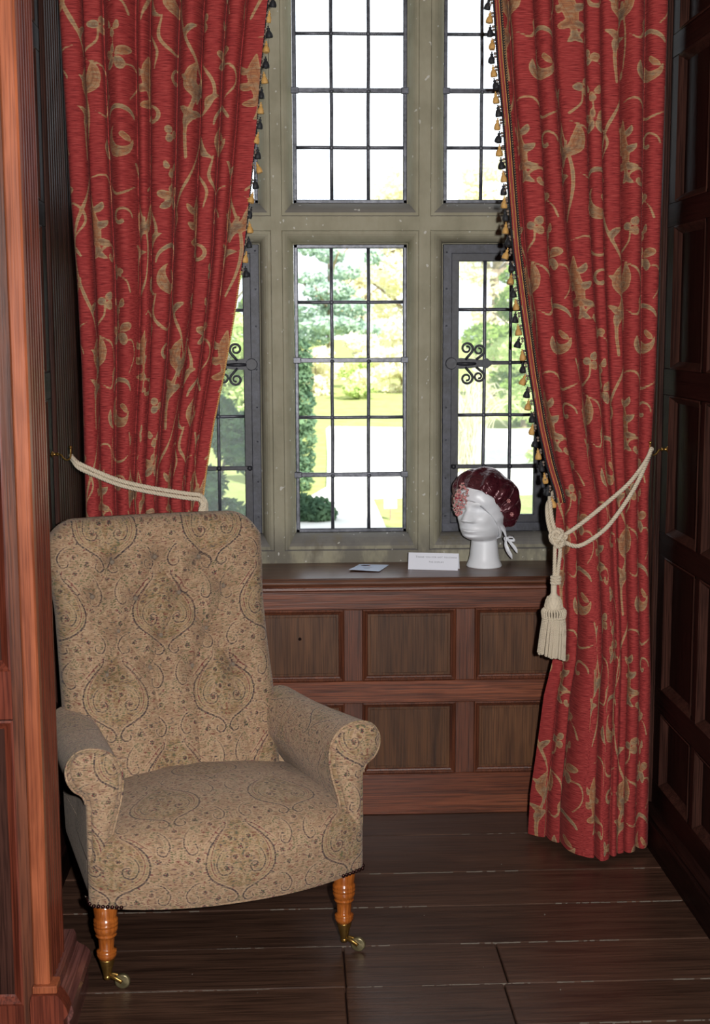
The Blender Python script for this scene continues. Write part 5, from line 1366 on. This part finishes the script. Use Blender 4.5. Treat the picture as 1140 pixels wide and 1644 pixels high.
plant('yew_bush', 'low dark bush by the gravel, bottom left of the centre light', 'shrub', .27, 17.4, ZG, 'lf_yew', [(0, 0, .15, .26, .26, .2), (-.2, 0, .18, .24, .22, .22), (.08, 0, .1, .18, .2, .14)], 3000, .04, [([(0, 0, -.1), (0, 0, .1), (.03, 0, .25)], .03)], 5)
plant('pale_tree', 'pale spring tree filling the right of the centre light', 'tree', 5.4, 66, ZG + .4, 'lf_pale', crown(1.2, 9.5, 2.9, 34), 7000, .16, trunk_to(7.5, .25, 8, 2.0), 6)
plant('pale_tree', 'pale yellow tree low behind the lawn, middle of the centre light', 'tree', 3.6, 74, ZG + .5, 'lf_pale', crown(.6, 5.2, 2.2, 20), 4200, .15, trunk_to(4.2, .2, 6, 1.4), 7)
plant('pale_tree', 'tall pale tree with bare boughs, seen through the right casement', 'tree', 10.3, 70, ZG + .45, 'lf_pale', crown(1.5, 10.5, 2.6, 26), 4800, .16, trunk_to(9, .3, 10, 2.4), 8)
plant('round_shrub', 'pale green shrub at the far edge of the lawn', 'shrub', 2.1, 44, ZG + .17, 'lf_lime', crown(.1, 1.3, .9, 8), 1800, .08, [([(0, 0, -.1), (0, 0, .5), (0, 0, 1)], .05)], 9)
for k, (x_, y_, h_, lb) in enumerate(((.7, 46, 1.5, 'pale bush beyond the drive, beside the yew column'), (2.5, 50, 2.0, 'pale bush beyond the drive, behind the round shrub'), (3.7, 47, 1.7, 'pale bush beyond the drive, under the pale tree'), (6.6, 45, 2.2, 'pale bush beyond the drive, behind the pampas grass'))):
    plant('pale_bush', lb, 'shrub', x_, y_, ZG + .18, 'lf_pale', crown(.1, h_, 1.25, 12), 2600, .10, [([(0, 0, -.1), (0, 0, .5), (0, 0, h_ * .7)], .06)], 30 + k)
# left light: lime and dark greens close by
plant('leafy_tree', 'yellow-green tree seen through the left casement', 'tree', -1.5, 30, ZG, 'lf_lime', crown(.3, 4.3, 1.6, 24), 9000, .10, trunk_to(3.6, .12, 6, 1.0), 10)
plant('dark_shrub', 'dark green shrub low in the left casement', 'shrub', -.98, 17, ZG, 'lf_dark', crown(.05, 1.55, 1.0, 16), 9000, .055, [([(0, 0, -.1), (0, 0, .5), (.1, 0, .9)], .05)], 11)
plant('leafy_tree', 'mid green tree behind the left casement, above the yellow one', 'tree', -2.25, 44, ZG + .17, 'lf_mid', crown(1.4, 5.6, 1.8, 18), 5200, .12, trunk_to(5, .15, 6, 1.2), 12)
# right light: pampas grass and green shrubs
plant('garden_shrub', 'bright green shrub filling the right of the right casement', 'shrub', 4.75, 24, ZG, 'lf_lime', crown(.2, 3.6, 1.35, 20), 8000, .075, trunk_to(3.2, .08, 7, 1.0), 13)
plant('garden_shrub', 'mid green shrub behind the pampas in the right casement', 'shrub', 5.6, 33, ZG + .03, 'lf_mid', crown(.3, 3.7, 1.5, 16), 5200, .09, trunk_to(3.2, .09, 6, 1.0), 14)
pa = tag(empty('pampas_grass', (2.95, 23, ZG)), 'arching straw-coloured pampas grass left of the right casement', 'plant')
m = MB()
for k in range(120):
    a = rb.uniform(0, 6.28); R = rb.uniform(.25, .95); h = rb.uniform(1.0, 1.75); bx, by = rb.normal(0, .12, 2)
    P = smoothcurve([(bx, by, 0), (bx + R * .3 * math.cos(a), by + R * .3 * math.sin(a), h * .75), (bx + R * .75 * math.cos(a), by + R * .75 * math.sin(a), h), (bx + R * 1.1 * math.cos(a), by + R * 1.1 * math.sin(a), h * .78)], 8)
    m.tube(P, [.006, .008, .008, .007, .006, .005, .003, .001], 4, False, flat=(1, .3))
o = m.build('blades', M['lf_pale'], pa); o['kind'] = 'stuff'
# small things on the grass
sg = tag(empty('lawn_sign', (1.24, 17.6, ZG)), 'small white notice board standing on the lawn outside', 'sign')
MB().box(-.085, .085, -.012, .012, .16, .40, .004).build('board', M['card'], sg)
MB().box(-.012, .012, -.01, .01, -.1, .17, .002).build('post', M['bark'], sg)
